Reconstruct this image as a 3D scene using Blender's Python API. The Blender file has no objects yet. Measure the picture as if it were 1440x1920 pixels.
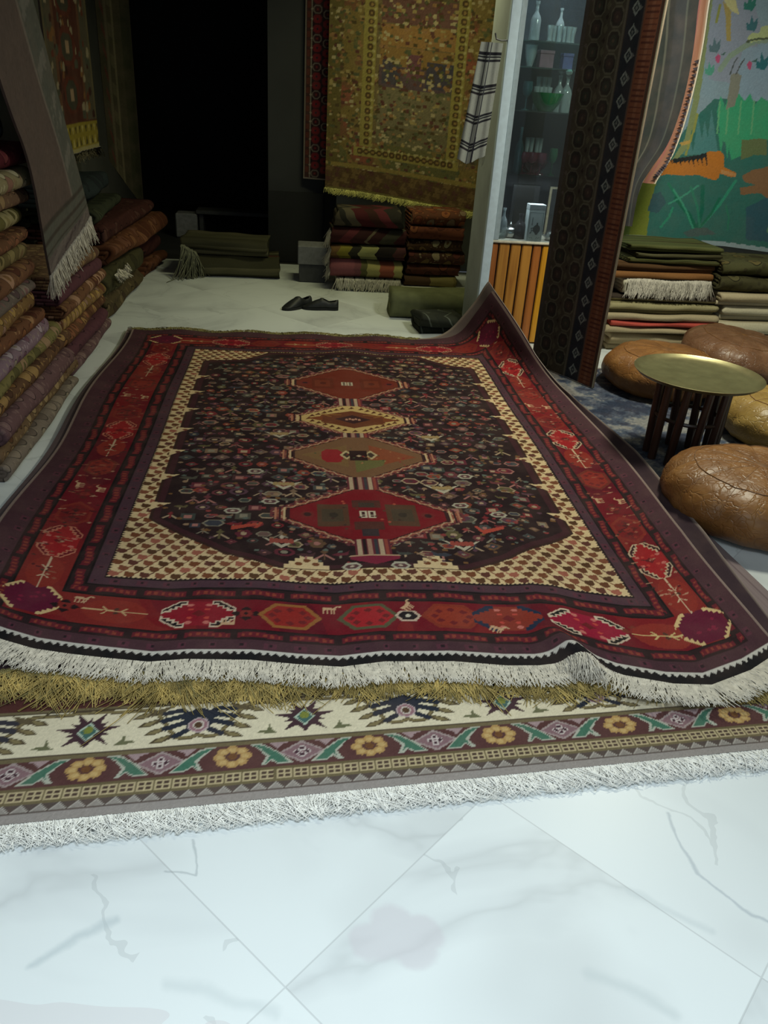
import bpy, math, random
import numpy as np
from mathutils import Matrix, Vector
random.seed(7); RNG = np.random.default_rng(7)
PI = math.pi
scene = bpy.context.scene
COL = scene.collection

# ------------------------------------------------------------------ camera
F = 1500.0; CAMH = 1.5                      # focal length in pixels of a 1440x1920 frame
RIGHT = np.array([0.99372, -0.09303, 0.06215]); DOWN = np.array([0.01118, -0.47012, -0.88253]); FWD = np.array([0.11132, 0.87769, -0.46613])
cd = bpy.data.cameras.new('camera'); cam = bpy.data.objects.new('camera', cd); COL.objects.link(cam)
m = Matrix.Identity(4)
for i in range(3):
    m[i][0] = RIGHT[i]; m[i][1] = -DOWN[i]; m[i][2] = -FWD[i]
m[2][3] = CAMH
cam.matrix_world = m
cd.sensor_fit = 'VERTICAL'; cd.sensor_height = 36; cd.lens = 36 * F / 1920; cd.clip_start = .02
scene.camera = cam

def ray(px, py): return RIGHT * ((px - 720) / F) + DOWN * ((py - 960) / F) + FWD
def at(px, py, Y):                           # measured point of the photo on a wall at distance Y
    d = ray(px, py); return d * (Y / d[1]) + np.array([0, 0, CAMH])
def atx(px, py, X):
    d = ray(px, py); return d * (X / d[0]) + np.array([0, 0, CAMH])
def ground(px, py, z=0.0):
    d = ray(px, py); return d * ((z - CAMH) / d[2]) + np.array([0, 0, CAMH])

# ------------------------------------------------------------------ colour + materials
def lin(c):
    c = np.asarray(c, float) / 255.0
    return np.where(c <= .04045, c / 12.92, ((c + .055) / 1.055) ** 2.4)
def rgba(c): return (*[float(v) for v in lin(c)], 1.0)

class NT:
    def __init__(s, name):
        s.m = bpy.data.materials.new(name); s.m.use_nodes = True
        s.t = s.m.node_tree; s.n = s.t.nodes; s.b = s.n['Principled BSDF']
    def new(s, typ, **kw):
        n = s.n.new(typ)
        for k, v in kw.items():
            if k in n.inputs: n.inputs[k].default_value = v
            else: setattr(n, k, v)
        return n
    def link(s, a, b): s.t.links.new(a, b)
    def math(s, op, a, b=None, c=None):
        n = s.n.new('ShaderNodeMath'); n.operation = op
        for i, v in enumerate((a, b, c)):
            if v is None: continue
            if isinstance(v, (int, float)): n.inputs[i].default_value = v
            else: s.link(v, n.inputs[i])
        return n.outputs[0]
    def mix(s, fac, a, b):
        n = s.n.new('ShaderNodeMix'); n.data_type = 'RGBA'
        for sock, v in ((n.inputs[0], fac), (n.inputs[6], a), (n.inputs[7], b)):
            if isinstance(v, (int, float)): sock.default_value = v
            elif isinstance(v, (tuple, list)): sock.default_value = rgba(v) if len(v) == 3 else v
            else: s.link(v, sock)
        return n.outputs[2]
    def ramp(s, fac, stops, interp='LINEAR'):
        n = s.n.new('ShaderNodeValToRGB'); r = n.color_ramp; r.interpolation = interp
        while len(r.elements) < len(stops): r.elements.new(1)
        for e, (p, c) in zip(r.elements, stops): e.position = p; e.color = rgba(c)
        s.link(fac, n.inputs[0]); return n.outputs[0]
    def noise(s, vec, scale, detail=3, rough=.55):
        n = s.new('ShaderNodeTexNoise', Scale=scale, Detail=detail, Roughness=rough)
        if vec is not None: s.link(vec, n.inputs['Vector'])
        return n.outputs['Fac']
    def bump(s, h, strength=.3, dist=.01):
        n = s.new('ShaderNodeBump', Strength=strength, Distance=dist); s.link(h, n.inputs['Height']); s.link(n.outputs[0], s.b.inputs['Normal'])
    def obj(s): return s.new('ShaderNodeTexCoord').outputs['Object']
    def uv(s): return s.new('ShaderNodeUVMap', uv_map='UVMap').outputs[0]
    def col(s, v):
        if isinstance(v, (tuple, list)): s.b.inputs['Base Color'].default_value = rgba(v)
        else: s.link(v, s.b.inputs['Base Color'])
    def rough(s, v):
        s.b.inputs['Roughness'].default_value = v; return s

def plain(name, c, rough=.6, metal=0, spec=.5, var=.12, scale=30, bump=0, bdist=.004):
    t = NT(name); o = t.obj(); n = t.noise(o, scale)
    d = tuple(max(0, v * (1 - var)) for v in c); l = tuple(min(255, v * (1 + var)) for v in c)
    t.col(t.ramp(n, [(.3, d), (.7, l)])); t.rough(rough)
    t.b.inputs['Metallic'].default_value = metal; t.b.inputs['Specular IOR Level'].default_value = spec
    if bump: t.bump(t.noise(o, scale * 2.2), bump, bdist)
    return t.m

def woven(name, rough=.92, bump=.35, scale=420):           # colours woven into the mesh, knotted surface
    t = NT(name); a = t.new('ShaderNodeVertexColor', layer_name='weave')
    o = t.obj(); n = t.noise(o, scale, 2); w = t.noise(o, 9, 3)
    c = t.mix(t.math('MULTIPLY', n, .35), a.outputs[0], (0, 0, 0))
    c2 = t.mix(t.math('MULTIPLY', t.math('SUBTRACT', w, .4), .22), c, (150, 120, 105))
    t.col(c2); t.rough(rough); t.b.inputs['Specular IOR Level'].default_value = .15
    t.bump(n, bump, .003); return t.m

def rugmat(name, groundc, motifs, sc=16, outline=None, stripes=0, seed=0.0, size=.33):
    """patterned pile: scattered flower heads and dots on a ground colour"""
    t = NT(name); uv = t.uv()
    mp = t.new('ShaderNodeMapping'); t.link(uv, mp.inputs[0]); mp.inputs['Location'].default_value = (seed, seed * .7, 0)
    nz = t.new('ShaderNodeTexNoise', Scale=sc * 1.3, Detail=1.0); t.link(mp.outputs[0], nz.inputs['Vector'])
    wob = t.new('ShaderNodeVectorMath', operation='MULTIPLY_ADD'); t.link(nz.outputs['Color'], wob.inputs[0]); wob.inputs[1].default_value = (.02, .02, 0); t.link(mp.outputs[0], wob.inputs[2])
    v = t.new('ShaderNodeTexVoronoi', Scale=sc, Randomness=.55, voronoi_dimensions='2D'); t.link(wob.outputs[0], v.inputs['Vector'])
    sep = t.new('ShaderNodeSeparateColor'); t.link(v.outputs['Color'], sep.inputs[0])
    k = len(motifs); mc = t.ramp(sep.outputs[0], [(i / k, motifs[i]) for i in range(k)], 'CONSTANT')
    mc2 = t.ramp(sep.outputs[1], [(i / k, motifs[(i * 2 + 1) % k]) for i in range(k)], 'CONSTANT')
    v2 = t.new('ShaderNodeTexVoronoi', Scale=sc * 2.6, Randomness=.8, voronoi_dimensions='2D'); t.link(mp.outputs[0], v2.inputs['Vector'])
    d = v.outputs['Distance']
    dark = outline or tuple(v_ * .45 for v_ in groundc)
    g = t.mix(t.math('MULTIPLY', t.math('LESS_THAN', v2.outputs['Distance'], .22), .7), groundc, mc2)
    a = t.mix(t.math('LESS_THAN', d, size + .035), g, dark)
    b = t.mix(t.math('LESS_THAN', d, size), a, mc)
    c = t.mix(t.math('LESS_THAN', d, size * .38), b, mc2)
    if stripes:
        sx = t.new('ShaderNodeSeparateXYZ'); t.link(uv, sx.inputs[0])
        f = t.math('FRACT', t.math('MULTIPLY', sx.outputs[1], stripes))
        c = t.mix(t.math('LESS_THAN', f, .1), c, dark)
        c = t.mix(t.math('LESS_THAN', t.math('ABSOLUTE', t.math('SUBTRACT', f, .05)), .025), c, motifs[0])
    n = t.noise(uv, 160, 2); w = t.noise(uv, 6, 2)
    c = t.mix(t.math('MULTIPLY', n, .4), c, (0, 0, 0))
    c = t.mix(t.math('MULTIPLY', w, .25), c, groundc)
    t.col(c); t.rough(.93); t.b.inputs['Specular IOR Level'].default_value = .12
    t.bump(n, .4, .004); return t.m

def kilimmat(name, bands, period=.5, zig=0.0, axis=1, nz=.3):
    """flat weave with bands of colour, optional zigzag edges"""
    t = NT(name); uv = t.uv(); sx = t.new('ShaderNodeSeparateXYZ'); t.link(uv, sx.inputs[0])
    p, q = (sx.outputs[1], sx.outputs[0]) if axis == 1 else (sx.outputs[0], sx.outputs[1])
    if zig:
        tri = t.math('PINGPONG', q, zig); p = t.math('ADD', p, tri)
    f = t.math('FRACT', t.math('DIVIDE', p, period))
    c = t.ramp(f, bands, 'CONSTANT'); n = t.noise(uv, 140, 2)
    c = t.mix(t.math('MULTIPLY', n, nz), c, (0, 0, 0))
    t.col(c); t.rough(.93); t.b.inputs['Specular IOR Level'].default_value = .1; t.bump(n, .4, .004); return t.m

# ------------------------------------------------------------------ mesh helpers
def mesh_np(name, V, quads, mat, parent=None, colors=None, uv=None, smooth=True, tris=None):
    V = np.asarray(V, np.float32).reshape(-1, 3); quads = np.asarray(quads, np.int32).reshape(-1, 4)
    me = bpy.data.meshes.new(name); nq = len(quads); nt = 0 if tris is None else len(tris)
    me.vertices.add(len(V)); me.vertices.foreach_set('co', V.ravel())
    loops = quads.ravel()
    starts = np.arange(nq) * 4
    if nt:
        tris = np.asarray(tris, np.int32).reshape(-1, 3)
        loops = np.concatenate([loops, tris.ravel()]); starts = np.concatenate([starts, nq * 4 + np.arange(nt) * 3])
    me.loops.add(len(loops)); me.loops.foreach_set('vertex_index', loops.astype(np.int32))
    me.polygons.add(nq + nt); me.polygons.foreach_set('loop_start', starts.astype(np.int32))
    me.polygons.foreach_set('use_smooth', np.full(nq + nt, smooth, bool))
    me.update(calc_edges=True); me.validate()
    if colors is not None:
        ca = me.color_attributes.new('weave', 'FLOAT_COLOR', 'POINT')
        c4 = np.ones((len(V), 4), np.float32); c4[:, :3] = np.asarray(colors, np.float32).reshape(-1, 3); ca.data.foreach_set('color', c4.ravel())
    if uv is not None:
        ul = me.uv_layers.new(name='UVMap'); ul.data.foreach_set('uv', np.asarray(uv, np.float32).reshape(-1, 2)[loops].ravel())
    ms = mat if isinstance(mat, (list, tuple)) else [mat]
    for q in ms: me.materials.append(q)
    o = bpy.data.objects.new(name, me); COL.objects.link(o)
    if parent is not None: o.parent = parent
    return o

class MB:
    """collects simple solids into one mesh"""
    def __init__(s): s.v = []; s.f = []
    def add(s, v, f):
        k = len(s.v); s.v += [tuple(map(float, p)) for p in v]; s.f += [tuple(i + k for i in q) for q in f]; return s
    def box(s, lo, hi, rot=0, bev=0.0):
        x0, y0, z0 = lo; x1, y1, z1 = hi
        b = min(bev, .45 * min(x1 - x0, y1 - y0, z1 - z0))
        if b <= 0:
            v = [(x, y, z) for z in (z0, z1) for x, y in ((x0, y0), (x1, y0), (x1, y1), (x0, y1))]
            f = [(0, 3, 2, 1), (4, 5, 6, 7), (0, 1, 5, 4), (1, 2, 6, 5), (2, 3, 7, 6), (3, 0, 4, 7)]
        else:
            ring = lambda i, z: [(x0 + i + (b if i == 0 else 0), y0 + i, z), (x1 - i - (b if i == 0 else 0), y0 + i, z), (x1 - i, y0 + i + (b if i == 0 else 0), z), (x1 - i, y1 - i - (b if i == 0 else 0), z),
                                 (x1 - i - (b if i == 0 else 0), y1 - i, z), (x0 + i + (b if i == 0 else 0), y1 - i, z), (x0 + i, y1 - i - (b if i == 0 else 0), z), (x0 + i, y0 + i + (b if i == 0 else 0), z)]
            def rg(i, z):
                c = b + (i * .4)
                return [(x0 + c, y0 + i, z), (x1 - c, y0 + i, z), (x1 - i, y0 + c, z), (x1 - i, y1 - c, z), (x1 - c, y1 - i, z), (x0 + c, y1 - i, z), (x0 + i, y1 - c, z), (x0 + i, y0 + c, z)]
            v = rg(b, z0) + rg(0, z0 + b) + rg(0, z1 - b) + rg(b, z1)
            f = [tuple(range(7, -1, -1)), tuple(range(24, 32))]
            for k in range(3):
                for i in range(8): f.append((k * 8 + i, k * 8 + (i + 1) % 8, k * 8 + 8 + (i + 1) % 8, k * 8 + 8 + i))
        if rot:
            cx, cy = (x0 + x1) / 2, (y0 + y1) / 2; c, s_ = math.cos(rot), math.sin(rot)
            v = [(cx + (p[0] - cx) * c - (p[1] - cy) * s_, cy + (p[0] - cx) * s_ + (p[1] - cy) * c, p[2]) for p in v]
        return s.add(v, f)
    def lathe(s, prof, c=(0, 0, 0), n=24):
        v = []; f = []
        for r, z in prof:
            for i in range(n):
                a = 2 * PI * i / n; v.append((c[0] + r * math.cos(a), c[1] + r * math.sin(a), c[2] + z))
        for k in range(len(prof) - 1):
            for i in range(n): f.append((k * n + i, k * n + (i + 1) % n, (k + 1) * n + (i + 1) % n, (k + 1) * n + i))
        f.append(tuple(range(n - 1, -1, -1))); f.append(tuple(range((len(prof) - 1) * n, len(prof) * n)))
        return s.add(v, f)
    def tube(s, pts, r, n=8):
        pts = [Vector(p) for p in pts]; v = []; f = []
        for k, p in enumerate(pts):
            d = (pts[min(k + 1, len(pts) - 1)] - pts[max(k - 1, 0)]).normalized()
            a = Vector((0, 0, 1)) if abs(d.z) < .9 else Vector((1, 0, 0))
            u = d.cross(a).normalized(); w = d.cross(u); rr = r[k] if isinstance(r, (list, tuple)) else r
            for i in range(n):
                q = p + (u * math.cos(2 * PI * i / n) + w * math.sin(2 * PI * i / n)) * rr; v.append(tuple(q))
        for k in range(len(pts) - 1):
            for i in range(n): f.append((k * n + i, k * n + (i + 1) % n, (k + 1) * n + (i + 1) % n, (k + 1) * n + i))
        f.append(tuple(range(n - 1, -1, -1))); f.append(tuple(range((len(pts) - 1) * n, len(pts) * n)))
        return s.add(v, f)
    def build(s, name, mat, parent=None, smooth=False):
        me = bpy.data.meshes.new(name); me.from_pydata(s.v, [], s.f); me.update()
        if smooth:
            me.polygons.foreach_set('use_smooth', [True] * len(me.polygons))
            try: me.set_sharp_from_angle(angle=math.radians(45))
            except Exception: pass
        me.materials.append(mat); o = bpy.data.objects.new(name, me); COL.objects.link(o)
        if parent is not None: o.parent = parent
        return o

def tag(o, label, cat, group=None, kind=None):
    o['label'] = label; o['category'] = cat
    if group: o['group'] = group
    if kind: o['kind'] = kind
    return o
def thing(name, label, cat, loc=(0, 0, 0), group=None, rz=0):
    o = bpy.data.objects.new(name, None); COL.objects.link(o); o.empty_display_size = .1
    o.location = [float(v) for v in loc]; o.rotation_euler = (0, 0, rz); return tag(o, label, cat, group)
def struct(o): o['kind'] = 'structure'; return o
def local(o, root):                             # keep world place while hanging under a root that is moved
    o.parent = root; o.location = -Vector(root.location); return o

def snoise(x, y, seed=0, n=5, f0=1.0):
    r = np.random.default_rng(seed); out = np.zeros(np.broadcast(x, y).shape)
    for k in range(n):
        a = r.uniform(0, 2 * PI); f = f0 * (1.6 ** k); ph = r.uniform(0, 2 * PI)
        out = out + np.sin((x * math.cos(a) + y * math.sin(a)) * f + ph) / (1.35 ** k)
    return out / 2.2

def vnoise(X, Y, f, seed, octs=4):
    g = np.random.default_rng(seed); out = np.zeros(X.shape); a = 1.0
    for k in range(octs):
        x, y = X * f + 100 * k + 7, Y * f + 31 * k + 3; x = x - x.min(); y = y - y.min(); G = g.normal(0, 1, (int(y.max()) + 2, int(x.max()) + 2))
        i, j = x.astype(int), y.astype(int); u, v = x - i, y - j; u = u * u * (3 - 2 * u); v = v * v * (3 - 2 * v)
        out += a * ((G[j, i] * (1 - u) + G[j, i + 1] * u) * (1 - v) + (G[j + 1, i] * (1 - u) + G[j + 1, i + 1] * u) * v); f *= 2; a *= .6
    return out
def sheet(name, P, mat, colors=None, thick=.01, back=(90, 80, 70), parent=None, uv=None, step=6, skirt=None):
    """cloth: coloured front grid, skirt and a coarser back"""
    P = np.asarray(P, float); ny, nx = P.shape[:2]
    du = np.gradient(P, axis=1); dv = np.gradient(P, axis=0); N = np.cross(du, dv); N /= np.linalg.norm(N, axis=2, keepdims=True) + 1e-12
    B = P - N * thick
    idx = np.arange(ny * nx).reshape(ny, nx)
    Q = np.stack([idx[:-1, :-1], idx[:-1, 1:], idx[1:, 1:], idx[1:, :-1]], -1).reshape(-1, 4)
    V = [P.reshape(-1, 3)]; C = [None if colors is None else np.asarray(colors).reshape(-1, 3)]; quads = [Q]; off = ny * nx
    per = np.concatenate([idx[0, :], idx[1:, -1], idx[-1, -2::-1], idx[-2:0:-1, 0]])
    n = len(per); sk = B.reshape(-1, 3)[per]; V += [P.reshape(-1, 3)[per], sk]
    a = off + np.arange(n); b = off + n + np.arange(n)
    quads.append(np.stack([np.roll(a, -1), a, b, np.roll(b, -1)], -1)); off += 2 * n
    rows = np.unique(np.r_[np.arange(0, ny, step), ny - 1]); cols = np.unique(np.r_[np.arange(0, nx, step), nx - 1])
    Bc = B[np.ix_(rows, cols)]; ib = off + np.arange(len(rows) * len(cols)).reshape(len(rows), len(cols)); V.append(Bc.reshape(-1, 3))
    quads.append(np.stack([ib[:-1, :-1], ib[1:, :-1], ib[1:, 1:], ib[:-1, 1:]], -1).reshape(-1, 4))
    colarr = None
    if colors is not None:
        ec = lin(skirt if skirt is not None else back); bc = lin(back)
        colarr = np.concatenate([C[0], np.tile(ec, (2 * n, 1)), np.tile(bc, (Bc.size // 3, 1))])
    uva = None
    if uv is not None:
        uvf = np.asarray(uv).reshape(-1, 2); uva = np.concatenate([uvf, uvf[per], uvf[per], uvf.reshape(ny, nx, 2)[np.ix_(rows, cols)].reshape(-1, 2)])
    return mesh_np(name, np.concatenate(V), np.concatenate(quads), mat, parent, colarr, uva)

def fringe(name, roots, dirs, L, r, mat, parent=None, curl=.35, droop=None, seed=1, per=1, seg=5, floor=None, wild=.25):
    """individual yarn strands from points along an edge"""
    g = np.random.default_rng(seed); roots = np.repeat(np.asarray(roots, float), per, 0); dirs = np.repeat(np.asarray(dirs, float), per, 0)
    n = len(roots); dirs = dirs / np.linalg.norm(dirs, axis=1, keepdims=True)
    side = np.cross(dirs, [0, 0, 1.0]); sn = np.linalg.norm(side, axis=1, keepdims=True); side = np.where(sn > 1e-4, side / (sn + 1e-9), [1, 0, 0])
    roots = roots + side * g.normal(0, r * 1.2, (n, 1)) + np.array([0, 0, 1]) * g.uniform(-.3, 1.2, (n, 1)) * r
    ln = L * g.uniform(.72, 1.12, n); sway = g.normal(0, wild, n) + .5 * wild * np.sin(np.arange(n) * .05 + seed); bend = g.normal(0, curl, n); up = g.uniform(0, 1, n)
    V = np.zeros((n, seg, 3, 3)); ts = np.linspace(0, 1, seg)
    for k, t in enumerate(ts):
        p = roots + dirs * (ln * t)[:, None] + side * (ln * (sway * t + bend * t * t))[:, None]
        if droop is not None: p[:, 2] -= ln * droop * t * t
        p[:, 2] += .010 * up * np.sin(PI * t) * (L / .08)
        if floor is not None: p[:, 2] = np.maximum(p[:, 2], floor + r * .5)
        rad = r * (1 - .35 * t)
        for j in range(3):
            a = 2 * PI * j / 3
            V[:, k, j] = p + side * (rad * math.cos(a)) + np.array([0, 0, 1]) * (rad * math.sin(a))
    base = (np.arange(n) * seg * 3)[:, None, None, None]
    k = np.arange(seg - 1)[None, :, None]; j = np.arange(3)[None, None, :]; j2 = (j + 1) % 3
    b = np.arange(n)[:, None, None] * seg * 3
    Q = np.stack([b + k * 3 + j, b + k * 3 + j2, b + (k + 1) * 3 + j2, b + (k + 1) * 3 + j], -1).reshape(-1, 4)
    T = np.concatenate([np.stack([np.arange(n) * seg * 3 + (seg - 1) * 3 + i for i in (0, 1, 2)], -1)])
    return mesh_np(name, V.reshape(-1, 3), Q, mat, parent, tris=T)

# ------------------------------------------------------------------ weaving canvas
class Canvas:
    def __init__(s, x0, x1, y0, y1, cell, ground):
        s.x = np.arange(x0, x1 + cell * .5, cell); s.y = np.arange(y0, y1 + cell * .5, cell)
        s.x0, s.y0, s.c = x0, y0, cell; s.img = np.empty((len(s.y), len(s.x), 3)); s.img[:] = lin(ground)
        s.X, s.Y = np.meshgrid(s.x, s.y)
    def win(s, x0, x1, y0, y1):
        i0 = max(0, int((x0 - s.x0) / s.c)); i1 = min(len(s.x), int((x1 - s.x0) / s.c) + 2)
        j0 = max(0, int((y0 - s.y0) / s.c)); j1 = min(len(s.y), int((y1 - s.y0) / s.c) + 2)
        return slice(j0, max(j0, j1)), slice(i0, max(i0, i1))
    def mask(s, m, c): s.img[m] = lin(c)
    def poly(s, pts, c):
        p = np.asarray(pts, float); w = s.win(p[:, 0].min(), p[:, 0].max(), p[:, 1].min(), p[:, 1].max())
        X, Y = s.X[w], s.Y[w]
        if X.size == 0: return
        ins = np.zeros(X.shape, bool); n = len(p); j = n - 1
        for i in range(n):
            xi, yi = p[i]; xj, yj = p[j]
            if yi != yj: ins ^= ((yi > Y) != (yj > Y)) & (X < (xj - xi) * (Y - yi) / (yj - yi) + xi)
            j = i
        s.img[w][ins] = lin(c)
    def ell(s, cx, cy, rx, ry, c):
        w = s.win(cx - rx, cx + rx, cy - ry, cy + ry); X, Y = s.X[w], s.Y[w]
        s.img[w][((X - cx) / rx) ** 2 + ((Y - cy) / ry) ** 2 <= 1] = lin(c)
    def dia(s, cx, cy, rx, ry, c): s.poly([(cx - rx, cy), (cx, cy - ry), (cx + rx, cy), (cx, cy + ry)], c)
    def hexa(s, cx, cy, rx, ry, c, k=.55): s.poly([(cx - rx, cy), (cx - rx * k, cy - ry), (cx + rx * k, cy - ry), (cx + rx, cy), (cx + rx * k, cy + ry), (cx - rx * k, cy + ry)], c)
    def octa(s, cx, cy, rx, ry, c, k=.5): s.poly([(cx - rx, cy - ry * k), (cx - rx * k, cy - ry), (cx + rx * k, cy - ry), (cx + rx, cy - ry * k), (cx + rx, cy + ry * k), (cx + rx * k, cy + ry), (cx - rx * k, cy + ry), (cx - rx, cy + ry * k)], c)
    def rect(s, x0, x1, y0, y1, c): s.img[s.win(x0, x1 - s.c, y0, y1 - s.c)] = lin(c)
    def line(s, pts, wd, c, closed=False):
        pts = [np.asarray(p, float) for p in pts]
        if closed: pts = pts + [pts[0]]
        for a, b in zip(pts[:-1], pts[1:]):
            w = s.win(min(a[0], b[0]) - wd, max(a[0], b[0]) + wd, min(a[1], b[1]) - wd, max(a[1], b[1]) + wd); X, Y = s.X[w], s.Y[w]
            if X.size == 0: continue
            d = b - a; L2 = d @ d + 1e-12; t = np.clip(((X - a[0]) * d[0] + (Y - a[1]) * d[1]) / L2, 0, 1)
            s.img[w][(X - a[0] - t * d[0]) ** 2 + (Y - a[1] - t * d[1]) ** 2 <= (wd / 2) ** 2] = lin(c)
    def sub(s, cx, cy, ang=0, sx=1, sy=1):
        ca, sa = math.cos(ang), math.sin(ang)
        return lambda pts: [(cx + sx * p[0] * ca - sy * p[1] * sa, cy + sx * p[0] * sa + sy * p[1] * ca) for p in pts]
    def abrash(s, amt, seed, fy=9):                 # dye lots: bands of slightly different shade in the wool
        n = snoise(s.X * .8, s.Y * fy, seed); s.img = np.clip(s.img * (1 + amt * n)[..., None], 0, 1)
    def speck(s, amt, seed):
        g = np.random.default_rng(seed); s.img = np.clip(s.img * (1 + amt * g.normal(0, 1, s.X.shape))[..., None], 0, 1)

# ------------------------------------------------------------------ the room
def marble():
    t = NT('white_marble'); o = t.obj()
    mp = t.new('ShaderNodeMapping'); t.link(o, mp.inputs[0]); mp.inputs['Rotation'].default_value = (0, 0, math.radians(-43)); mp.inputs['Location'].default_value = (.04, -.015, 0)
    sx = t.new('ShaderNodeSeparateXYZ'); t.link(mp.outputs[0], sx.inputs[0])
    T = .66
    fx = t.math('FRACT', t.math('DIVIDE', sx.outputs[0], T)); fy = t.math('FRACT', t.math('DIVIDE', sx.outputs[1], T))
    ex = t.math('MINIMUM', fx, t.math('SUBTRACT', 1, fx)); ey = t.math('MINIMUM', fy, t.math('SUBTRACT', 1, fy))
    joint = t.math('LESS_THAN', t.math('MINIMUM', ex, ey), .0026)
    cell = t.new('ShaderNodeCombineXYZ')
    t.link(t.math('FLOOR', t.math('DIVIDE', sx.outputs[0], T)), cell.inputs[0]); t.link(t.math('FLOOR', t.math('DIVIDE', sx.outputs[1], T)), cell.inputs[1])
    wn = t.new('ShaderNodeTexWhiteNoise', noise_dimensions='2D'); t.link(cell.outputs[0], wn.inputs['Vector'])
    off = t.new('ShaderNodeVectorMath', operation='MULTIPLY_ADD'); t.link(wn.outputs['Color'], off.inputs[0]); off.inputs[1].default_value = (7, 7, 7); t.link(o, off.inputs[2])
    n1 = t.new('ShaderNodeTexNoise', Scale=.9, Detail=5.0, Roughness=.52, Distortion=.6); t.link(off.outputs[0], n1.inputs['Vector'])
    vein = t.math('ABSOLUTE', t.math('SUBTRACT', n1.outputs['Fac'], .5))
    n2 = t.new('ShaderNodeTexNoise', Scale=1.1, Detail=3.0, Roughness=.5); t.link(off.outputs[0], n2.inputs['Vector'])
    base = t.ramp(n2.outputs['Fac'], [(.33, (212, 214, 213)), (.46, (229, 232, 231)), (.68, (233, 236, 235))])
    vc = t.ramp(vein, [(0, (196, 199, 199)), (.015, (216, 219, 219)), (.06, (233, 236, 235))])
    m1 = t.new('ShaderNodeMix', data_type='RGBA', blend_type='MULTIPLY'); m1.inputs[0].default_value = .6; t.link(base, m1.inputs[6]); t.link(vc, m1.inputs[7])
    # a few fine cracks
    v = t.new('ShaderNodeTexVoronoi', Scale=1.4, feature='DISTANCE_TO_EDGE'); 
    nn = t.new('ShaderNodeTexNoise', Scale=4.0, Detail=4.0); t.link(off.outputs[0], nn.inputs['Vector'])
    o2 = t.new('ShaderNodeVectorMath', operation='MULTIPLY_ADD'); t.link(nn.outputs['Color'], o2.inputs[0]); o2.inputs[1].default_value = (.35, .35, 0); t.link(off.outputs[0], o2.inputs[2]); t.link(o2.outputs[0], v.inputs['Vector'])
    crack = t.math('MULTIPLY', t.math('LESS_THAN', v.outputs['Distance'], .006), t.math('GREATER_THAN', n2.outputs['Fac'], .52))
    c = t.mix(t.math('MULTIPLY', crack, .22), m1.outputs[2], (140, 145, 145))
    # long veins running through the slabs in front
    wv = t.new('ShaderNodeTexNoise', Scale=9.0, Detail=4.0); t.link(o, wv.inputs['Vector'])
    wob = t.new('ShaderNodeVectorMath', operation='MULTIPLY_ADD'); t.link(wv.outputs['Color'], wob.inputs[0]); wob.inputs[1].default_value = (.05, .05, 0); t.link(o, wob.inputs[2])
    ws = t.new('ShaderNodeSeparateXYZ'); t.link(wob.outputs[0], ws.inputs[0]); wx = t.math('SUBTRACT', ws.outputs[0], .025); wy = t.math('SUBTRACT', ws.outputs[1], .025)
    def seg(a, b):
        dx, dy = b[0] - a[0], b[1] - a[1]; L2 = dx * dx + dy * dy
        px_, py_ = t.math('SUBTRACT', wx, a[0]), t.math('SUBTRACT', wy, a[1])
        k = t.math('ADD', t.math('MULTIPLY', px_, dx / L2), t.math('MULTIPLY', py_, dy / L2)); n_ = t.n.new('ShaderNodeClamp'); t.link(k, n_.inputs[0]); k = n_.outputs[0]
        ex_, ey_ = t.math('SUBTRACT', px_, t.math('MULTIPLY', k, dx)), t.math('SUBTRACT', py_, t.math('MULTIPLY', k, dy))
        return t.math('SQRT', t.math('ADD', t.math('MULTIPLY', ex_, ex_), t.math('MULTIPLY', ey_, ey_)))
    for pts, wd, amt, kc in (([(.90, 1.29), (.898, 1.19), (.904, 1.119), (.963, 1.037), (1.01, .99)], .007, .5, (150, 160, 168)), ([(.581, .906), (.651, .876), (.716, .827)], .022, .4, (180, 188, 188)), ([(-.213, 1.266), (-.203, 1.169), (-.264, 1.175)], .005, .5, (150, 158, 160)),
                             ([(-.48, .99), (-.417, 1.035), (-.349, 1.075)], .016, .55, (178, 188, 190)), ([(.737, 1.087), (.786, 1.046), (.869, .993)], .016, .32, (180, 188, 190)), ([(-.229, .93), (-.159, .916), (-.021, .869)], .02, .35, (184, 192, 192))):
        d_ = None
        for a, b in zip(pts[:-1], pts[1:]):
            s_ = seg(a, b); d_ = s_ if d_ is None else t.math('MINIMUM', d_, s_)
        f_ = t.new('ShaderNodeMapRange', interpolation_type='SMOOTHSTEP'); t.link(d_, f_.inputs[0]); f_.inputs[1].default_value = 0; f_.inputs[2].default_value = wd; f_.inputs[3].default_value = amt; f_.inputs[4].default_value = 0
        c = t.mix(f_.outputs[0], c, kc)
    d_ = t.math('MINIMUM', seg((.16, 1.0), (.27, 1.01)), seg((.20, 1.04), (.25, .98))); f_ = t.new('ShaderNodeMapRange', interpolation_type='SMOOTHSTEP'); t.link(d_, f_.inputs[0]); f_.inputs[1].default_value = .032; f_.inputs[2].default_value = .05; f_.inputs[3].default_value = .5; f_.inputs[4].default_value = 0
    c = t.mix(f_.outputs[0], c, (196, 190, 194))
    # pinkish-grey cloud in some slabs
    sep = t.new('ShaderNodeSeparateColor'); t.link(wn.outputs['Color'], sep.inputs[0])
    pk = t.math('MULTIPLY', t.math('GREATER_THAN', sep.outputs[2], .55), t.math('GREATER_THAN', n1.outputs['Fac'], .60))
    c = t.mix(t.math('MULTIPLY', pk, .45), c, (204, 198, 198))
    c = t.mix(t.math('MULTIPLY', joint, .35), c, (150, 152, 152))
    t.col(c); t.rough(.36); t.b.inputs['Specular IOR Level'].default_value = .22
    return t.m

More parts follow.
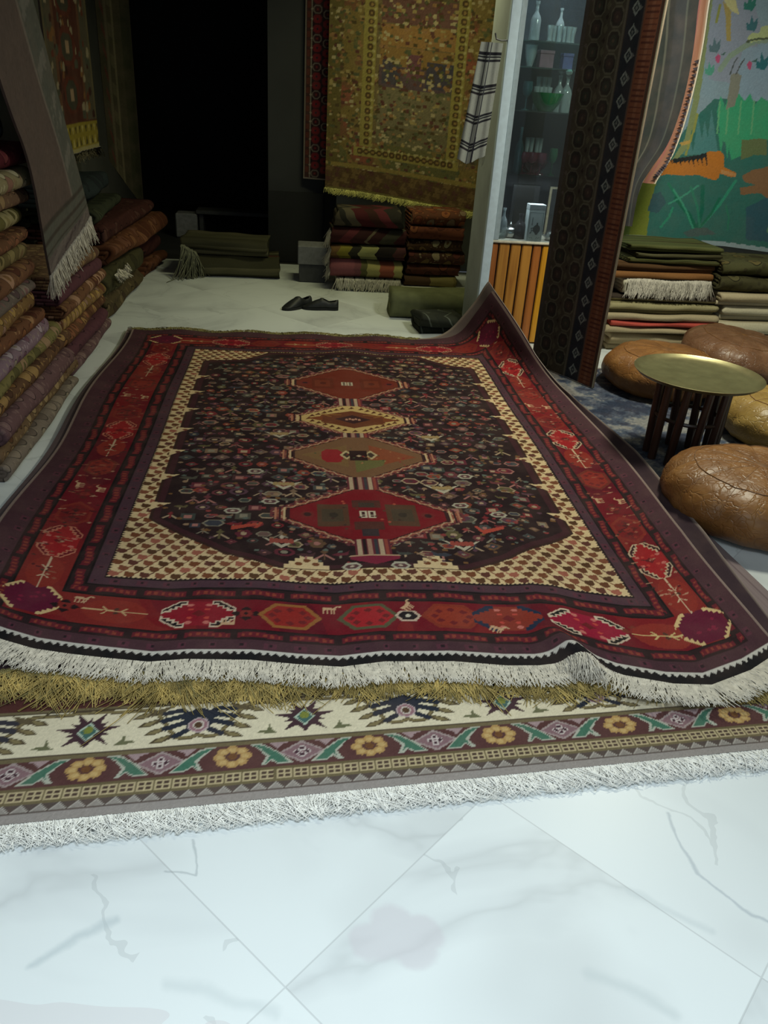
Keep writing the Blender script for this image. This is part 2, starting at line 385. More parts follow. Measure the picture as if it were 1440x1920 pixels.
M_marble = marble()
M_wall = plain('grey_plaster', (120, 120, 112), .85, var=.05, scale=4)
M_wall2 = plain('pale_plaster', (170, 170, 164), .85, var=.05, scale=4)
M_ceil = plain('ceiling_paint', (150, 150, 145), .9, var=.03, scale=3)
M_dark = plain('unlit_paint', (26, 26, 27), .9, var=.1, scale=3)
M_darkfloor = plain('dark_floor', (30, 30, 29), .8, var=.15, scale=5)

def wall(name, lo, hi, mat, bev=0):
    return struct(MB().box(lo, hi, bev=bev).build(name, mat))
CEIL = 2.6
wall('floor', (-2.2, -1.6, -.1), (4.3, 7.75, 0), M_marble)
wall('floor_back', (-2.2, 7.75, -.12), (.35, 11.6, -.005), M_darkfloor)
wall('ceiling', (-2.2, -1.6, CEIL), (4.3, 11.6, CEIL + .1), M_ceil)
wall('wall_left', (-2.2, -1.6, 0), (-2.05, 11.6, CEIL), M_wall)
wall('wall_right', (4.15, -1.6, 0), (4.3, 6.25, CEIL), M_wall)
wall('wall_back', (.35, 7.78, 0), (4.3, 7.9, CEIL), M_wall)
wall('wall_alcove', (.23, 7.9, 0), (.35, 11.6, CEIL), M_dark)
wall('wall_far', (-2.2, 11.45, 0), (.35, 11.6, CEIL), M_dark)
wall('wall_mural', (2.34, 6.02, 0), (4.15, 6.14, CEIL), M_wall2)
wall('wall_side', (2.34, 6.14, 0), (2.46, 7.78, CEIL), M_wall)

# ------------------------------------------------------------------ the heap of rugs on the floor
M_wool = woven('wool_pile')
X0, X1, Y0, Y1 = -1.04, 1.50, 1.84, 5.20                 # uppermost rug before it is creased
EDGE = np.array([(-1.04, 2.06), (-.93, 1.99), (-.836, 1.942), (-.735, 1.899), (-.627, 1.873), (-.521, 1.853), (-.401, 1.834), (-.3, 1.845), (-.119, 1.838), (.017, 1.816), (.138, 1.803), (.264, 1.825), (.466, 1.823), (.621, 1.801), (.716, 1.80), (.811, 1.815), (.881, 1.80), (.957, 1.752), (1.089, 1.712), (1.199, 1.705), (1.347, 1.769), (1.451, 1.836), (1.60, 1.93)])
HA = np.array([.860, 5.20]); HB = np.array([1.50, 4.02]); HT = (HB - HA) / np.linalg.norm(HB - HA); HN = np.array([-HT[1], HT[0]])
_d = np.linspace(0, 1.2, 601); _th = math.radians(69) * (lambda q: q * q * (3 - 2 * q))(np.clip(_d / .32, 0, 1))
_H = np.concatenate([[0], np.cumsum(np.cos(_th[:-1]) * np.diff(_d))]); _Z = np.concatenate([[0], np.cumsum(np.sin(_th[:-1]) * np.diff(_d))])
def settle(x, y, z, lay=1.0, lift=True):
    """lay a flat rug point down: bowed front edge, creases, raised far right corner"""
    x = np.asarray(x, float); y = np.asarray(y, float); z = np.full(x.shape, float(z))
    off = np.interp(x, EDGE[:, 0], EDGE[:, 1]) - 1.84
    y2 = y + lay * off * np.clip(1 - (y - 1.84) / 1.7, 0, 1.03)
    u = (x - .84) * .93 + (y - 1.86) * .37; v = -(x - .84) * .37 + (y - 1.86) * .93
    z = z + lay * .045 * np.exp(-(u / .045) ** 2 - (v / .16) ** 2)
    z = z + lay * .004 * (1 + snoise(x, y, 3, 4, 4.2))
    z = z + lay * .014 * np.exp(-((y - 5.2) / .10) ** 2) * (1 + np.sin(x * 15)) * .5
    c = np.exp(-((x - (.30 + .25 * (y - 4.7))) / .14) ** 2) * np.exp(-((y - 4.85) / .16) ** 2)
    z = z + lay * .020 * c
    g = (x - X0); z = z + .020 * np.exp(-(g / .06) ** 2) * (1 + np.sin(y * 3.1 + 1.0)) * .5
    x2 = x + .012 * np.exp(-(np.minimum(x - X0, X1 - x) / .3) ** 2) * np.sin(y * 4.3)
    gr = (X1 - x); z = z + .03 * np.exp(-(np.maximum(gr, 0) / .10) ** 2) * np.clip((y - 1.95) / .6, 0, 1)
    if lift:
        d = (x2 - HA[0]) * HN[0] + (y2 - HA[1]) * HN[1]; s = (x2 - HA[0]) * HT[0] + (y2 - HA[1]) * HT[1]
        on = d > 0; dd = np.clip(d, 0, 1.19); th = np.interp(dd, _d, _th)
        h = np.interp(dd, _d, _H) - np.sin(th) * z; zz = np.interp(dd, _d, _Z) + np.cos(th) * z
        x3 = HA[0] + HT[0] * s + HN[0] * h; y3 = HA[1] + HT[1] * s + HN[1] * h
        x2 = np.where(on, x3, x2); y2 = np.where(on, y3, y2); z = np.where(on, zz, z)
    return np.stack([x2, y2, z], -1)

def paint_persian():
    cell = .0042
    c = Canvas(X0, X1, Y0, Y1, cell, (74, 42, 48)); X, Y = c.X, c.Y
    wL, wR, wF, wB = .43, .36, .42, .37
    ds = np.stack([(X - X0) * .42 / wL, (X1 - X) * .42 / wR, (Y - Y0) * .42 / wF, (Y1 - Y) * .42 / wB]); D = ds.min(0); S = ds.argmin(0)
    aab = snoise(X * 2.2, Y * 2.2, 11, 5, 2.0)
    along = np.where(S < 2, Y, X)
    c.mask(D < .10, (76, 48, 55)); c.mask((D > .10) & (D < .315), (112, 20, 33))
    # main red band: several dye lots
    c.mask((D > .148) & (D < .308) & (aab > .15), (124, 28, 33)); c.mask((D > .148) & (D < .308) & (aab > .55), (130, 40, 37)); c.mask((D > .148) & (D < .308) & (aab < -.55), (96, 17, 32))
    # guard stripes with leaf meander
    for lo, hi in ((.098, .145), (.312, .366)):
        gm = (D > lo) & (D < hi); c.mask(gm, (46, 30, 32))
        t_ = (D - lo) / (hi - lo); wave = .5 + .08 * np.sin(along * 2 * PI / .155)
        c.mask(gm & (np.abs(t_ - wave) < .26) & (np.abs(np.sin(along * PI / .155 + .4)) > .24), (104, 32, 42))
        c.mask(gm & (np.abs(t_ - wave) < .15) & (np.sin(along * 2 * PI / .022) > .1) & (np.abs(np.sin(along * PI / .155 + .4)) > .35), (140, 62, 50))
    c.mask((D > .366) & (D < .42), (78, 52, 62))
    for lo, hi in ((.052, .096), (.372, .414)):
        t_ = (D - lo) / (hi - lo); c.mask((t_ > .2) & (t_ < .8) & (np.sin(along * 2 * PI / .085) + .4 * np.sin(along * 2 * PI / .03) > .55), (92, 50, 62))
        c.mask((t_ > .35) & (t_ < .65) & (np.sin(along * 2 * PI / .085) > .93), (40, 28, 34))
    for q in (.1465, .31, .367, .418): c.mask(np.abs(D - q) < .0035, (26, 20, 22))
    # woven end with black and white teeth, only along the ends
    fr = (Y - Y0); c.mask(fr < .052, (28, 26, 28)); tooth = .018 + .016 * np.abs(((X / .024) % 1) * 2 - 1); c.mask((fr < .052) & (fr > .020) & (fr - .012 > tooth), (206, 200, 190))
    c.mask((fr > .044) & (fr < .050), (206, 200, 190))
    # cream ground and dark field
    x0, x1, y0, y1 = X0 + wL, X1 - wR, Y0 + wF, Y1 - wB
    cr = (218, 190, 146); c.mask(D > .42, cr)
    tooth = (np.abs(((along / .016) % 1) * 2 - 1) * .009)
    c.mask((D > .42) & (D - .42 < tooth), (52, 34, 40))
    # small boteh in diagonal rows over all the cream
    st = .051
    cols = [(104, 62, 40), (120, 70, 44), (98, 56, 46), (132, 78, 56), (88, 58, 36)]
    for j in range(int((y1 - y0) / (st * .74)) + 1):
        for i in range(int((x1 - x0) / st) + 1):
            px_ = x0 + .020 + i * st + (st / 2 if j % 2 else 0); py_ = y0 + .022 + j * st * .74
            if px_ > x1 - .012 or py_ > y1 - .012: continue
            k = cols[(i + j * 3) % 5] if (i * 7 + j * 5) % 11 else (164, 96, 78)
            f = 1 if px_ < .27 else -1
            c.ell(px_, py_, .0180, .0150, k); c.ell(px_ - f * .010, py_ + .012, .007, .006, k)
            c.line([(px_ + f * .017, py_ + .006), (px_ + f * .029, py_ + .020)], .0050, k)
    b = .098
    fp = [(x0 + b, y0 + .42), (x0 + b + .02, y0 + .40), (x0 + b + .28, y0 + .19), (x0 + b + .47, y0 + .105), (x1 - b - .45, y0 + .105), (x1 - b - .27, y0 + .19), (x1 - b - .02, y0 + .38), (x1 - b, y0 + .40),
          (x1 - b, y1 - .24), (x1 - b - .14, y1 - .20), (x1 - b - .30, y1 - .035), (x0 + b + .36, y1 - .035), (x0 + b + .22, y1 - .19), (x0 + b, y1 - .24)]
    c.line(fp, .05, (58, 36, 32), True); c.poly(fp, (42, 26, 29)); c.line(fp, .024, (66, 34, 40), True)
    # bumps of the cream border pushing into the field
    for k in range(7):
        yy = y0 + .52 + k * .255
        for sx, f in ((x0 + b - .034, 1), (x1 - b + .034, -1)):
            c.poly([(sx, yy - .040), (sx + f * .050, yy + .004), (sx + f * .072, yy + .024), (sx + f * .040, yy + .022), (sx, yy + .030)], cr); c.ell(sx + f * .034, yy, .012, .010, cols[k % 5])
    for xx in ((x0 + x1) / 2 - .22, (x0 + x1) / 2 + .23):
        for k in range(4): c.rect(xx - .075 + k * .018, xx + .075 - k * .018, y0 + .09 + k * .020, y0 + .112 + k * .020, cr)
        for q in (-.03, .03, 0): c.ell(xx + q, y0 + .118 + (.022 if q == 0 else 0), .013, .011, (120, 70, 44))
    CX = .285
    meds = [(2.735, .325, .225), (3.285, .305, .225), (3.735, .275, .20), (4.27, .30, .245)]
    # field flowers, birds, diamonds
    g = np.random.default_rng(5)
    pal = [(108, 54, 60), (126, 44, 50), (84, 80, 70), (76, 76, 76), (104, 76, 56), (130, 104, 84), (92, 62, 74), (66, 70, 66), (142, 64, 50), (98, 88, 58), (112, 86, 80), (78, 48, 52), (60, 62, 72), (102, 42, 54)]
    inside = []
    P = np.array(fp)
    def infield(x, y, mrg=.035):
        ok = False; j = len(P) - 1
        for i in range(len(P)):
            if (P[i, 1] > y) != (P[j, 1] > y) and x < (P[j, 0] - P[i, 0]) * (y - P[i, 1]) / (P[j, 1] - P[i, 1]) + P[i, 0]: ok = not ok
            a, bb = P[j], P[i]; t = np.clip(((x - a[0]) * (bb - a)[0] + (y - a[1]) * (bb - a)[1]) / ((bb - a) @ (bb - a)), 0, 1)
            if np.hypot(x - a[0] - t * (bb - a)[0], y - a[1] - t * (bb - a)[1]) < mrg: return False
            j = i
        if not ok: return False
        for my, hw, hh in meds:
            if abs(x - CX) / (hw + .055) + abs(y - my) / (hh + .045) < 1: return False
        return True
    def flower(x, y, r, k):
        a, bb = pal[int(g.integers(len(pal)))], pal[int(g.integers(len(pal)))]; lt = [(176, 150, 122), (168, 112, 104), (140, 130, 112)][int(g.integers(3))]
        if k == 0:
            for q in range(6): c.ell(x + r * .6 * math.cos(q * PI / 3), y + r * .6 * math.sin(q * PI / 3), r * .42, r * .42, a)
            c.ell(x, y, r * .38, r * .38, lt)
        elif k == 1: c.dia(x, y, r * 1.25, r, a); c.dia(x, y, r * .8, r * .62, bb); c.dia(x, y, r * .3, r * .25, lt)
        elif k == 2: c.hexa(x, y, r * 1.3, r * .8, lt); c.hexa(x, y, r * 1.05, r * .6, a); c.ell(x, y, r * .35, r * .3, bb)
        elif k == 3:
            f = 1 if x < CX else -1
            c.poly([(x - f * r * 1.2, y), (x - f * r * .2, y - r * .5), (x + f * r, y - r * .3), (x + f * r * 1.2, y + r * .7), (x + f * r * .5, y + r * .2), (x - f * r * .4, y + r * .4)], a); c.line([(x, y - r * .4), (x, y - r * .9)], r * .22, lt)
        elif k == 4: c.ell(x, y, r * 1.15, r * .85, a); c.ell(x, y, r * .75, r * .52, (44, 28, 32)); c.ell(x, y, r * .42, r * .32, lt)
        elif k == 5:
            c.line([(x - r, y - r), (x, y), (x + r, y - r)], r * .28, lt); c.line([(x, y + r), (x, y - r)], r * .25, a); c.dia(x, y + r * .5, r * .5, r * .5, a)
        else:
            c.rect(x - r * .8, x + r * .8, y - r * .7, y + r * .7, a); c.rect(x - r * .4, x + r * .4, y - r * .35, y + r * .35, lt)
    sx_, sy_ = .072, .066
    rows = int((y1 - y0) / sy_)
    for j in range(rows):
        for i in range(-13, 14):
            xx = CX + (i + .5 * (j % 2)) * sx_ + g.uniform(-.014, .014); yy = y0 + .12 + j * sy_ + g.uniform(-.013, .013)
            if infield(xx, yy, .04): flower(xx, yy, g.uniform(.017, .033), int(g.integers(7)))
    for _ in range(1500):
        xx, yy = g.uniform(x0, x1), g.uniform(y0, y1)
        if infield(xx, yy, .02):
            r = g.uniform(.005, .010); c.ell(xx, yy, r * 1.2, r, [(150, 120, 96), (140, 60, 60), (96, 104, 96), (120, 84, 52), (90, 60, 72)][int(g.integers(5))])
    # pairs of fan-tailed birds and pale vases near the lowest medallion, red batons
    for s in (-1, 1):
        for (dx, yy, k) in ((.33, 2.52, 0), (.33, 2.98, 1), (.36, 3.52, 1)):
            xx = CX + s * dx
            c.poly([(xx - .075, yy + .03), (xx, yy - .045), (xx + .075, yy + .03), (xx + .05, yy + .02), (xx, yy - .022), (xx - .05, yy + .02)], (190, 178, 156))
            for q in range(-2, 3): c.ell(xx + q * .017, yy + .006, .011, .017, (158, 74, 64) if k == 0 else (168, 140, 96))
            c.dia(xx, yy + .034, .010, .016, (196, 180, 160))
        xx = CX + s * .47; c.poly([(xx - .045, 2.60), (xx + .045, 2.635), (xx + .045, 2.655), (xx - .045, 2.63)], (180, 74, 60)); c.line([(xx - s * .045, 2.62), (xx - s * .06, 2.655)], .014, (180, 74, 60))
    for s in (-1, 1):
        for (dx, yy) in ((.085, 2.36), (.38, 2.83), (.52, 2.75), (.45, 3.1)): c.hexa(CX + s * dx, yy, .036, .022, (180, 172, 152)); c.hexa(CX + s * dx, yy, .026, .013, (96, 64, 66)); c.ell(CX + s * dx, yy, .008, .006, (190, 170, 150))
    # the four linked medallions
    for n, (my, hw, hh) in enumerate(meds):
        gc = [(126, 24, 34), (124, 88, 62), (206, 172, 112), (118, 46, 32)][n]
        kx = .12
        def lz(s_): return [(CX - hw * s_, my - hh * kx), (CX - hw * s_, my + hh * kx), (CX - hw * .12, my + hh * s_), (CX + hw * .12, my + hh * s_), (CX + hw * s_, my + hh * kx), (CX + hw * s_, my - hh * kx), (CX + hw * .12, my - hh * s_), (CX - hw * .12, my - hh * s_)]
        c.poly(lz(1.16), (112, 52, 56)); c.poly(lz(1.08), (150, 82, 66))
        o_ = lz(1.12)
        for a, bb in zip(o_, o_[1:] + o_[:1]):
            L_ = math.hypot(bb[0] - a[0], bb[1] - a[1]); k = max(1, int(L_ / .019))
            for q in range(k):
                t = (q + .5) / k; c.dia(a[0] + (bb[0] - a[0]) * t, a[1] + (bb[1] - a[1]) * t, .006, .006, (186, 150, 116) if q % 2 else (52, 30, 34))
        c.poly(lz(1.0), (48, 26, 28)); c.poly(lz(.97), gc)
        for a, bb in zip(lz(1.04), lz(1.04)[1:] + lz(1.04)[:1]):
            L_ = math.hypot(bb[0] - a[0], bb[1] - a[1]); k = max(1, int(L_ / .026)); nx, ny = -(bb[1] - a[1]) / L_, (bb[0] - a[0]) / L_
            c.line([(a[0] + (bb[0] - a[0]) * q / k + nx * (.007 if q % 2 else -.007), a[1] + (bb[1] - a[1]) * q / k + ny * (.007 if q % 2 else -.007)) for q in range(k + 1)], .0055, (190, 152, 122))
        for s in (-1, 1):
            for q, k in ((.95, (60, 30, 34)), (1.0, (206, 176, 136)), (1.05, (60, 30, 34)), (1.10, (180, 120, 94))): c.line([(CX + s * hw * q, my - hh * .2), (CX + s * hw * q, my + hh * .2)], .009, k)
        if n in (0, 3):
            for s in (-1, 1):
                c.rect(CX + s * .135 - .06, CX + s * .135 + .06, my - .085, my + .085, (92, 62, 46) if n == 0 else (108, 44, 30)); c.rect(CX + s * .135 - .04, CX + s * .135 + .04, my - .05, my + .05, (78, 64, 50) if n == 0 else (122, 54, 36)); c.ell(CX + s * .135, my, .018, .02, (60, 50, 42) if n == 0 else (96, 40, 30))
                c.hexa(CX + s * .235, my, .028, .024, (120, 40, 40)); c.hexa(CX + s * .235, my, .016, .014, (60, 30, 32))
                c.rect(CX + s * .017 - .013, CX + s * .017 + .013, my - .026, my + .026, (206, 190, 166))
                for q in (-1, 0, 1): c.rect(CX + s * .017 - .006, CX + s * .017 + .004, my + q * .016 - .004, my + q * .016 + .004, (70, 40, 40))
            if n == 0:
                for q in range(24): c.dia(CX + g.uniform(-.14, .14), my + g.uniform(-.12, .12), .008, .008, [(96, 56, 44), (70, 44, 40), (176, 80, 62)][q % 3])
                c.rect(CX - .055, CX + .055, my + .06, my + .12, (88, 48, 42)); c.rect(CX - .055, CX + .055, my - .12, my - .06, (88, 48, 42)); c.rect(CX - .03, CX + .03, my + .06, my + .10, (70, 56, 48)); c.rect(CX - .03, CX + .03, my - .17, my - .12, (60, 48, 52))
        elif n == 1:
            c.poly([(CX - .26, my), (CX - .05, my - .12), (CX - .05, my + .12)], (128, 96, 62)); c.poly([(CX + .26, my), (CX + .05, my - .12), (CX + .05, my + .12)], (142, 74, 48))
            c.octa(CX - .12, my, .05, .07, (150, 38, 44)); c.poly([(CX - .02, my - .17), (CX + .1, my - .1), (CX + .12, my - .04), (CX - .02, my - .05)], (110, 104, 62))
            for s in (-1, 1): c.dia(CX + s * .055, my + .01, .032, .05, (196, 172, 130)); c.dia(CX + s * .055, my + .01, .018, .03, (70, 54, 44))
            c.rect(CX - .038, CX + .038, my - .045, my + .055, (46, 24, 26)); c.dia(CX, my, .014, .012, (190, 160, 130))
            for q in range(26): c.dia(CX + g.uniform(-.2, .2), my + g.uniform(-.09, .09), .006, .006, [(170, 120, 80), (150, 44, 48), (76, 84, 58)][q % 3])
        else:
            c.poly([(CX - .16, my - .045), (CX, my - .12), (CX + .16, my - .045), (CX + .16, my + .045), (CX, my + .12), (CX - .16, my + .045)], (112, 60, 38)); c.dia(CX, my, .09, .06, (62, 34, 36))
            for q in (-2, -1, 0, 1, 2): c.ell(CX + q * .016, my - .004 + .008 * (q % 2), .007, .013, (196, 140, 116))
            rim = lz(.80)
            for a, bb in zip(rim, rim[1:] + rim[:1]):
                L_ = math.hypot(bb[0] - a[0], bb[1] - a[1]); k = max(1, int(L_ / .034))
                for q in range(k):
                    t = (q + .5) / k; qx, qy = a[0] + (bb[0] - a[0]) * t, a[1] + (bb[1] - a[1]) * t
                    c.poly([(qx - .016, qy - .016), (qx + .016, qy - .006), (qx + .004, qy + .020)], (92, 50, 32))
            for s in (-1, 1):
                c.poly([(CX + s * .15, my - .035), (CX + s * .23, my), (CX + s * .15, my + .035)], (130, 70, 40)); c.line([(CX + s * .06, my + .06), (CX + s * .15, my + .055), (CX + s * .11, my + .03)], .010, (150, 100, 52)); c.line([(CX + s * .06, my - .07), (CX + s * .15, my - .06), (CX + s * .11, my - .04)], .010, (120, 70, 40))
    # poles between and below the medallions
    for ya, yb in ((2.42, 2.54), (2.955, 3.07), (3.50, 3.55), (3.93, 4.04)):
        c.rect(CX - .062, CX + .062, ya, yb, (104, 42, 52))
        for q, k in ((-.05, (186, 160, 132)), (-.03, (44, 26, 30)), (-.012, (170, 130, 110)), (.012, (60, 60, 66)), (.03, (186, 160, 132)), (.05, (150, 70, 60))): c.rect(CX + q - .005, CX + q + .006, ya, yb, k)
    c.poly([(CX - .09, 2.425), (CX + .09, 2.425), (CX + .09, 2.405), (CX, 2.365), (CX - .09, 2.405)], (128, 38, 60)); c.line([(CX - .09, 2.425), (CX + .09, 2.425)], .006, (186, 150, 120))
    # main border figures: comb-edged cartouches, twigs, rosettes, goats
    def comb(f, pts, col, outl=None, teeth=4):
        q = f(pts); c.poly(q, col)
        if outl: c.line(q, .005, outl, True)
    def cartouche(x, y, a, blk, out, gr=(140, 24, 40), sc=1.0):
        f = c.sub(x, y, a, sc, sc)
        c.poly(f([(-.115, -.02), (-.06, -.062), (.06, -.062), (.115, -.02), (.115, .02), (.06, .062), (-.06, .062), (-.115, .02)]), gr)
        for sx in (-1, 1):
            for sy in (-1, 1):
                pts = [(sx * .112, sy * .008), (sx * .112, sy * .026), (sx * .062, sy * .066), (sx * .040, sy * .066)]
                for k in range(4): pts += [(sx * (.040 + k * .016), sy * (.050 - k * .011)), (sx * (.056 + k * .016), sy * (.052 - k * .011))]
                q = f(pts); c.poly(q, blk); 
                if out: c.line(q, .0058, out, True)
                c.ell(*f([(sx * .028, sy * .045)])[0], .010 * sc, .008 * sc, (196, 110, 100)); c.ell(*f([(sx * .026, sy * .022)])[0], .008 * sc, .006 * sc, (190, 70, 60))
        c.dia(*f([(0, 0)])[0], .022, .018, (110, 30, 34))
    def twig(x, y, a, col=(196, 160, 116)):
        f = c.sub(x, y, a)
        c.poly([(x + .10 * math.cos(a) * math.cos(t) - .062 * math.sin(a) * math.sin(t), y + .10 * math.sin(a) * math.cos(t) + .062 * math.cos(a) * math.sin(t)) for t in np.linspace(0, 2 * PI, 20)], (140, 46, 38))
        c.line(f([(-.10, 0), (-.03, .002), (.03, -.002), (.10, 0)]), .006, col)
        for s in (-1, 1):
            c.line(f([(-.02, 0), (-.036, s * .018)]), .0055, col); c.line(f([(.02, 0), (.038, s * .016)]), .0055, col); c.dia(*f([(.006, s * .010)])[0], .010, .009, (80, 50, 40))
    def rosette(x, y, a, dk=(40, 24, 26)):
        f = c.sub(x, y, a)
        for q in ((-.03, 0), (.03, 0), (0, .022), (0, -.022)): c.dia(*f([q])[0], .018, .014, dk)
        c.hexa(x, y, .022, .016, (130, 44, 40)); c.dia(x, y, .009, .008, dk)
    def goat(x, y, a, col=(200, 160, 124)):
        f = c.sub(x, y, a); c.line(f([(-.018, .008), (.014, .006)]), .012, col)
        for q in (-.018, -.006, .006, .014): c.line(f([(q, .006), (q - .003, -.016)]), .005, col)
        c.line(f([(.014, .010), (.024, .022), (.034, .018)]), .006, col)
    def octag(x, y, a, k1, k2):
        f = c.sub(x, y, a); c.poly(f([(-.10, 0), (-.05, -.062), (.05, -.062), (.10, 0), (.05, .062), (-.05, .062)]), k1); c.poly(f([(-.082, 0), (-.042, -.05), (.042, -.05), (.082, 0), (.042, .05), (-.042, .05)]), k2)
        for q in range(8):
            t = q * PI / 4; c.dia(*f([(.055 * math.cos(t), .034 * math.sin(t))])[0], .014, .012, (110, 34, 36))
    def corner(x, y):
        c.octa(x, y, .09, .075, (98, 24, 50))
        for sx in (-1, 1):
            for sy in (-1, 1):
                pts = [(x + sx * .100, y + sy * .012), (x + sx * .098, y + sy * .034), (x + sx * .055, y + sy * .078), (x + sx * .038, y + sy * .080)]
                for k in range(4): pts += [(x + sx * (.040 + k * .014), y + sy * (.064 - k * .013)), (x + sx * (.054 + k * .014), y + sy * (.066 - k * .013))]
                c.poly(pts, (212, 180, 128))
        for q in range(6): c.dia(x + g.uniform(-.05, .05), y + g.uniform(-.04, .04), .010, .008, (130, 30, 60))
    yb = Y0 + .228
    ORA = (150, 96, 50); GRN = (86, 84, 60)
    corner(X0 + .225, yb + .01); rosette(-.70, yb, 0); goat(-.655, yb + .045, 0); twig(-.545, yb, 0); cartouche(-.29, yb, 0, (26, 20, 26), (206, 182, 158)); rosette(-.145, yb, 0)
    goat(-.20, yb - .045, PI); octag(-.01, yb, 0, ORA, (146, 40, 36)); goat(.115, yb + .045, 0); octag(.235, yb, 0, GRN, (162, 36, 42)); c.hexa(.36, yb, .042, .028, (196, 170, 150)); c.hexa(.36, yb, .032, .02, (34, 28, 32)); c.ell(.36, yb, .008, .008, (200, 190, 170))
    goat(.365, yb + .05, .9); octag(.50, yb, 0, (132, 50, 36), (144, 54, 38))
    cartouche(.68, yb, 0, (30, 44, 66), None, (136, 50, 38)); goat(.63, yb - .055, -.4); cartouche(.93, yb - .01, 0, (26, 28, 26), (206, 182, 158), (150, 24, 52)); rosette(1.075, yb, 0, (120, 50, 40)); twig(1.16, yb - .01, 0, (206, 176, 120)); corner(X1 - .19, yb + .0)
    corner(X1 - .195, Y1 - .20); corner(X0 + .232, Y1 - .20)
    for xb, s in ((X0 + .232, 1), (X1 - .195, -1)):
        yy = Y0 + .40; seq = 0
        while yy < Y1 - .36:
            k = seq % 5
            if k == 0: twig(xb, yy, PI / 2, (200, 170, 140))
            elif k == 1: cartouche(xb, yy, PI / 2, (58, 26, 32) if s < 0 else (110, 24, 34), (196, 120, 96) if s > 0 else (198, 170, 140), (160, 34, 38))
            elif k == 2: octag(xb, yy, PI / 2, (132, 46, 38), (122, 32, 34)); rosette(xb, yy, PI / 2, (90, 32, 32))
            elif k == 3: rosette(xb, yy - .05, PI / 2, (96, 34, 32)); goat(xb + .05, yy, PI / 2); goat(xb - .04, yy + .03, PI / 2)
            else: octag(xb, yy, PI / 2, (112, 46, 38), (140, 46, 38))
            yy += .215; seq += 1
    for _ in range(420):                            # scattered small marks in the side bands
        s = g.integers(2); xx = (X0 + .232 if s else X1 - .195) + g.uniform(-.07, .07); yy = g.uniform(Y0 + .35, Y1 - .2)
        k = [(150, 84, 66), (84, 22, 30), (146, 46, 40), (70, 40, 38), (176, 128, 104)][int(g.integers(5))]
        if g.random() < .5: c.dia(xx, yy, .009, .007, k)
        else: c.line([(xx - .012, yy), (xx + .012, yy + g.uniform(-.008, .008))], .006, k)
    for k, xx in enumerate(np.arange(X0 + .42, X1 - .4, .215)):
        [twig, lambda x, y, a: cartouche(x, y, a, (60, 26, 32), (196, 130, 106)), lambda x, y, a: octag(x, y, a, (120, 46, 38), (128, 38, 34))][k % 3](xx, Y1 - .205, 0)
    c.mask((np.minimum(X - X0, X1 - X) < .009), (140, 120, 112)); c.abrash(.07, 21, 7); c.speck(.05, 4)
    return c

cv = paint_persian()
persian = thing('persian_rug', 'red and black rug with four linked medallions uppermost on the heap, one corner lifted', 'rug', (.22, 3.5, 0))
RUGZ = .036
P = settle(cv.X, cv.Y, RUGZ)
local(sheet('pile', P, M_wool, cv.img, .011, (96, 60, 58), step=6, skirt=(84, 60, 60)), persian)
M_yarn = plain('cream_yarn', (200, 192, 176), .9, var=.1, scale=60, spec=.1)
M_yarnw = plain('white_yarn', (232, 230, 222), .9, var=.06, scale=60, spec=.1)
M_gold = plain('golden_yarn', (166, 145, 88), .9, var=.25, scale=18, spec=.1)
M_olive = plain('olive_yarn', (134, 124, 82), .9, var=.25, scale=18, spec=.1)
def edge_roots(x0, x1, y, z, n, lay, lift=True):
    xs = np.linspace(x0, x1, n); return settle(xs, np.full(n, y), z, lay, lift)
n = 820; R = edge_roots(X0 + .005, X1 - .005, Y0, RUGZ - .004, n, 1.0)
tang = np.gradient(R, axis=0); dirs = np.stack([tang[:, 1], -tang[:, 0], np.zeros(n)], -1); dirs /= np.linalg.norm(dirs, axis=1, keepdims=True); dirs[:, 2] = -.18
o = fringe('fringe', R, dirs, .088, .0019, M_yarn, None, .22, .12, seed=2, per=3, floor=.040, wild=.16); o['label'] = 'off-white knotted fringe'; local(o, persian)
# woven end strip
xs = np.linspace(X0 + .004, X1 - .004, 300); S_ = np.stack([settle(xs, np.full(300, Y0 + d), RUGZ - .003 - .25 * max(0, -d), 1.0) for d in (-.026, -.013, .002)])
local(sheet('end_band', S_, M_yarn, None, .003, uv=np.zeros((3, 300, 2))), persian)
n = 420; R = edge_roots(X0, .80, Y1, RUGZ - .002, n, 1.0); dirs = np.tile([0, 1, .25], (n, 1)).astype(float)
o = fringe('fringe', R, dirs, .05, .0024, M_olive, None, .5, .3, seed=5, per=2, wild=.4); local(o, persian)

# middle rug: mostly hidden, mauve border and golden fringe show
def paint_middle():
    c = Canvas(-1.082, 1.575, 1.785, 5.30, .012, (96, 78, 82)); D = np.minimum(np.minimum(c.X + 1.082, 1.575 - c.X), np.minimum(c.Y - 1.785, 5.30 - c.Y))
    c.mask(D > .012, (64, 48, 54)); c.mask(D > .10, (44, 34, 40)); c.mask(D < .012, (150, 134, 124)); c.mask((c.Y > 5.19) & (D > .012), (116, 102, 100)); c.mask((c.X < -1.03) & (c.Y < 4.6), (96, 82, 84)); c.abrash(.12, 3, 12); return c  # pale rim: highlight along the raised edge, put into the colour
cm = paint_middle()
mid = thing('mauve_rug', 'dark mauve bordered rug with a golden fringe, directly under the red medallion rug', 'rug', (.22, 3.5, 0))
MX = np.where(cm.X > 1.49, 1.49 + (cm.X - 1.49) * (1 - .8 * np.clip((cm.Y - 3.3) / .8, 0, 1)), cm.X)
Pm = settle(MX, np.maximum(cm.Y, 1.785), .0215, .35)
Pm[..., 2] += .035 * np.exp(-((1.575 - cm.X) / .04) ** 2) * np.clip((cm.Y - 2.0) / .5, 0, 1) * np.clip((4.6 - cm.Y) / .5, 0, 1)
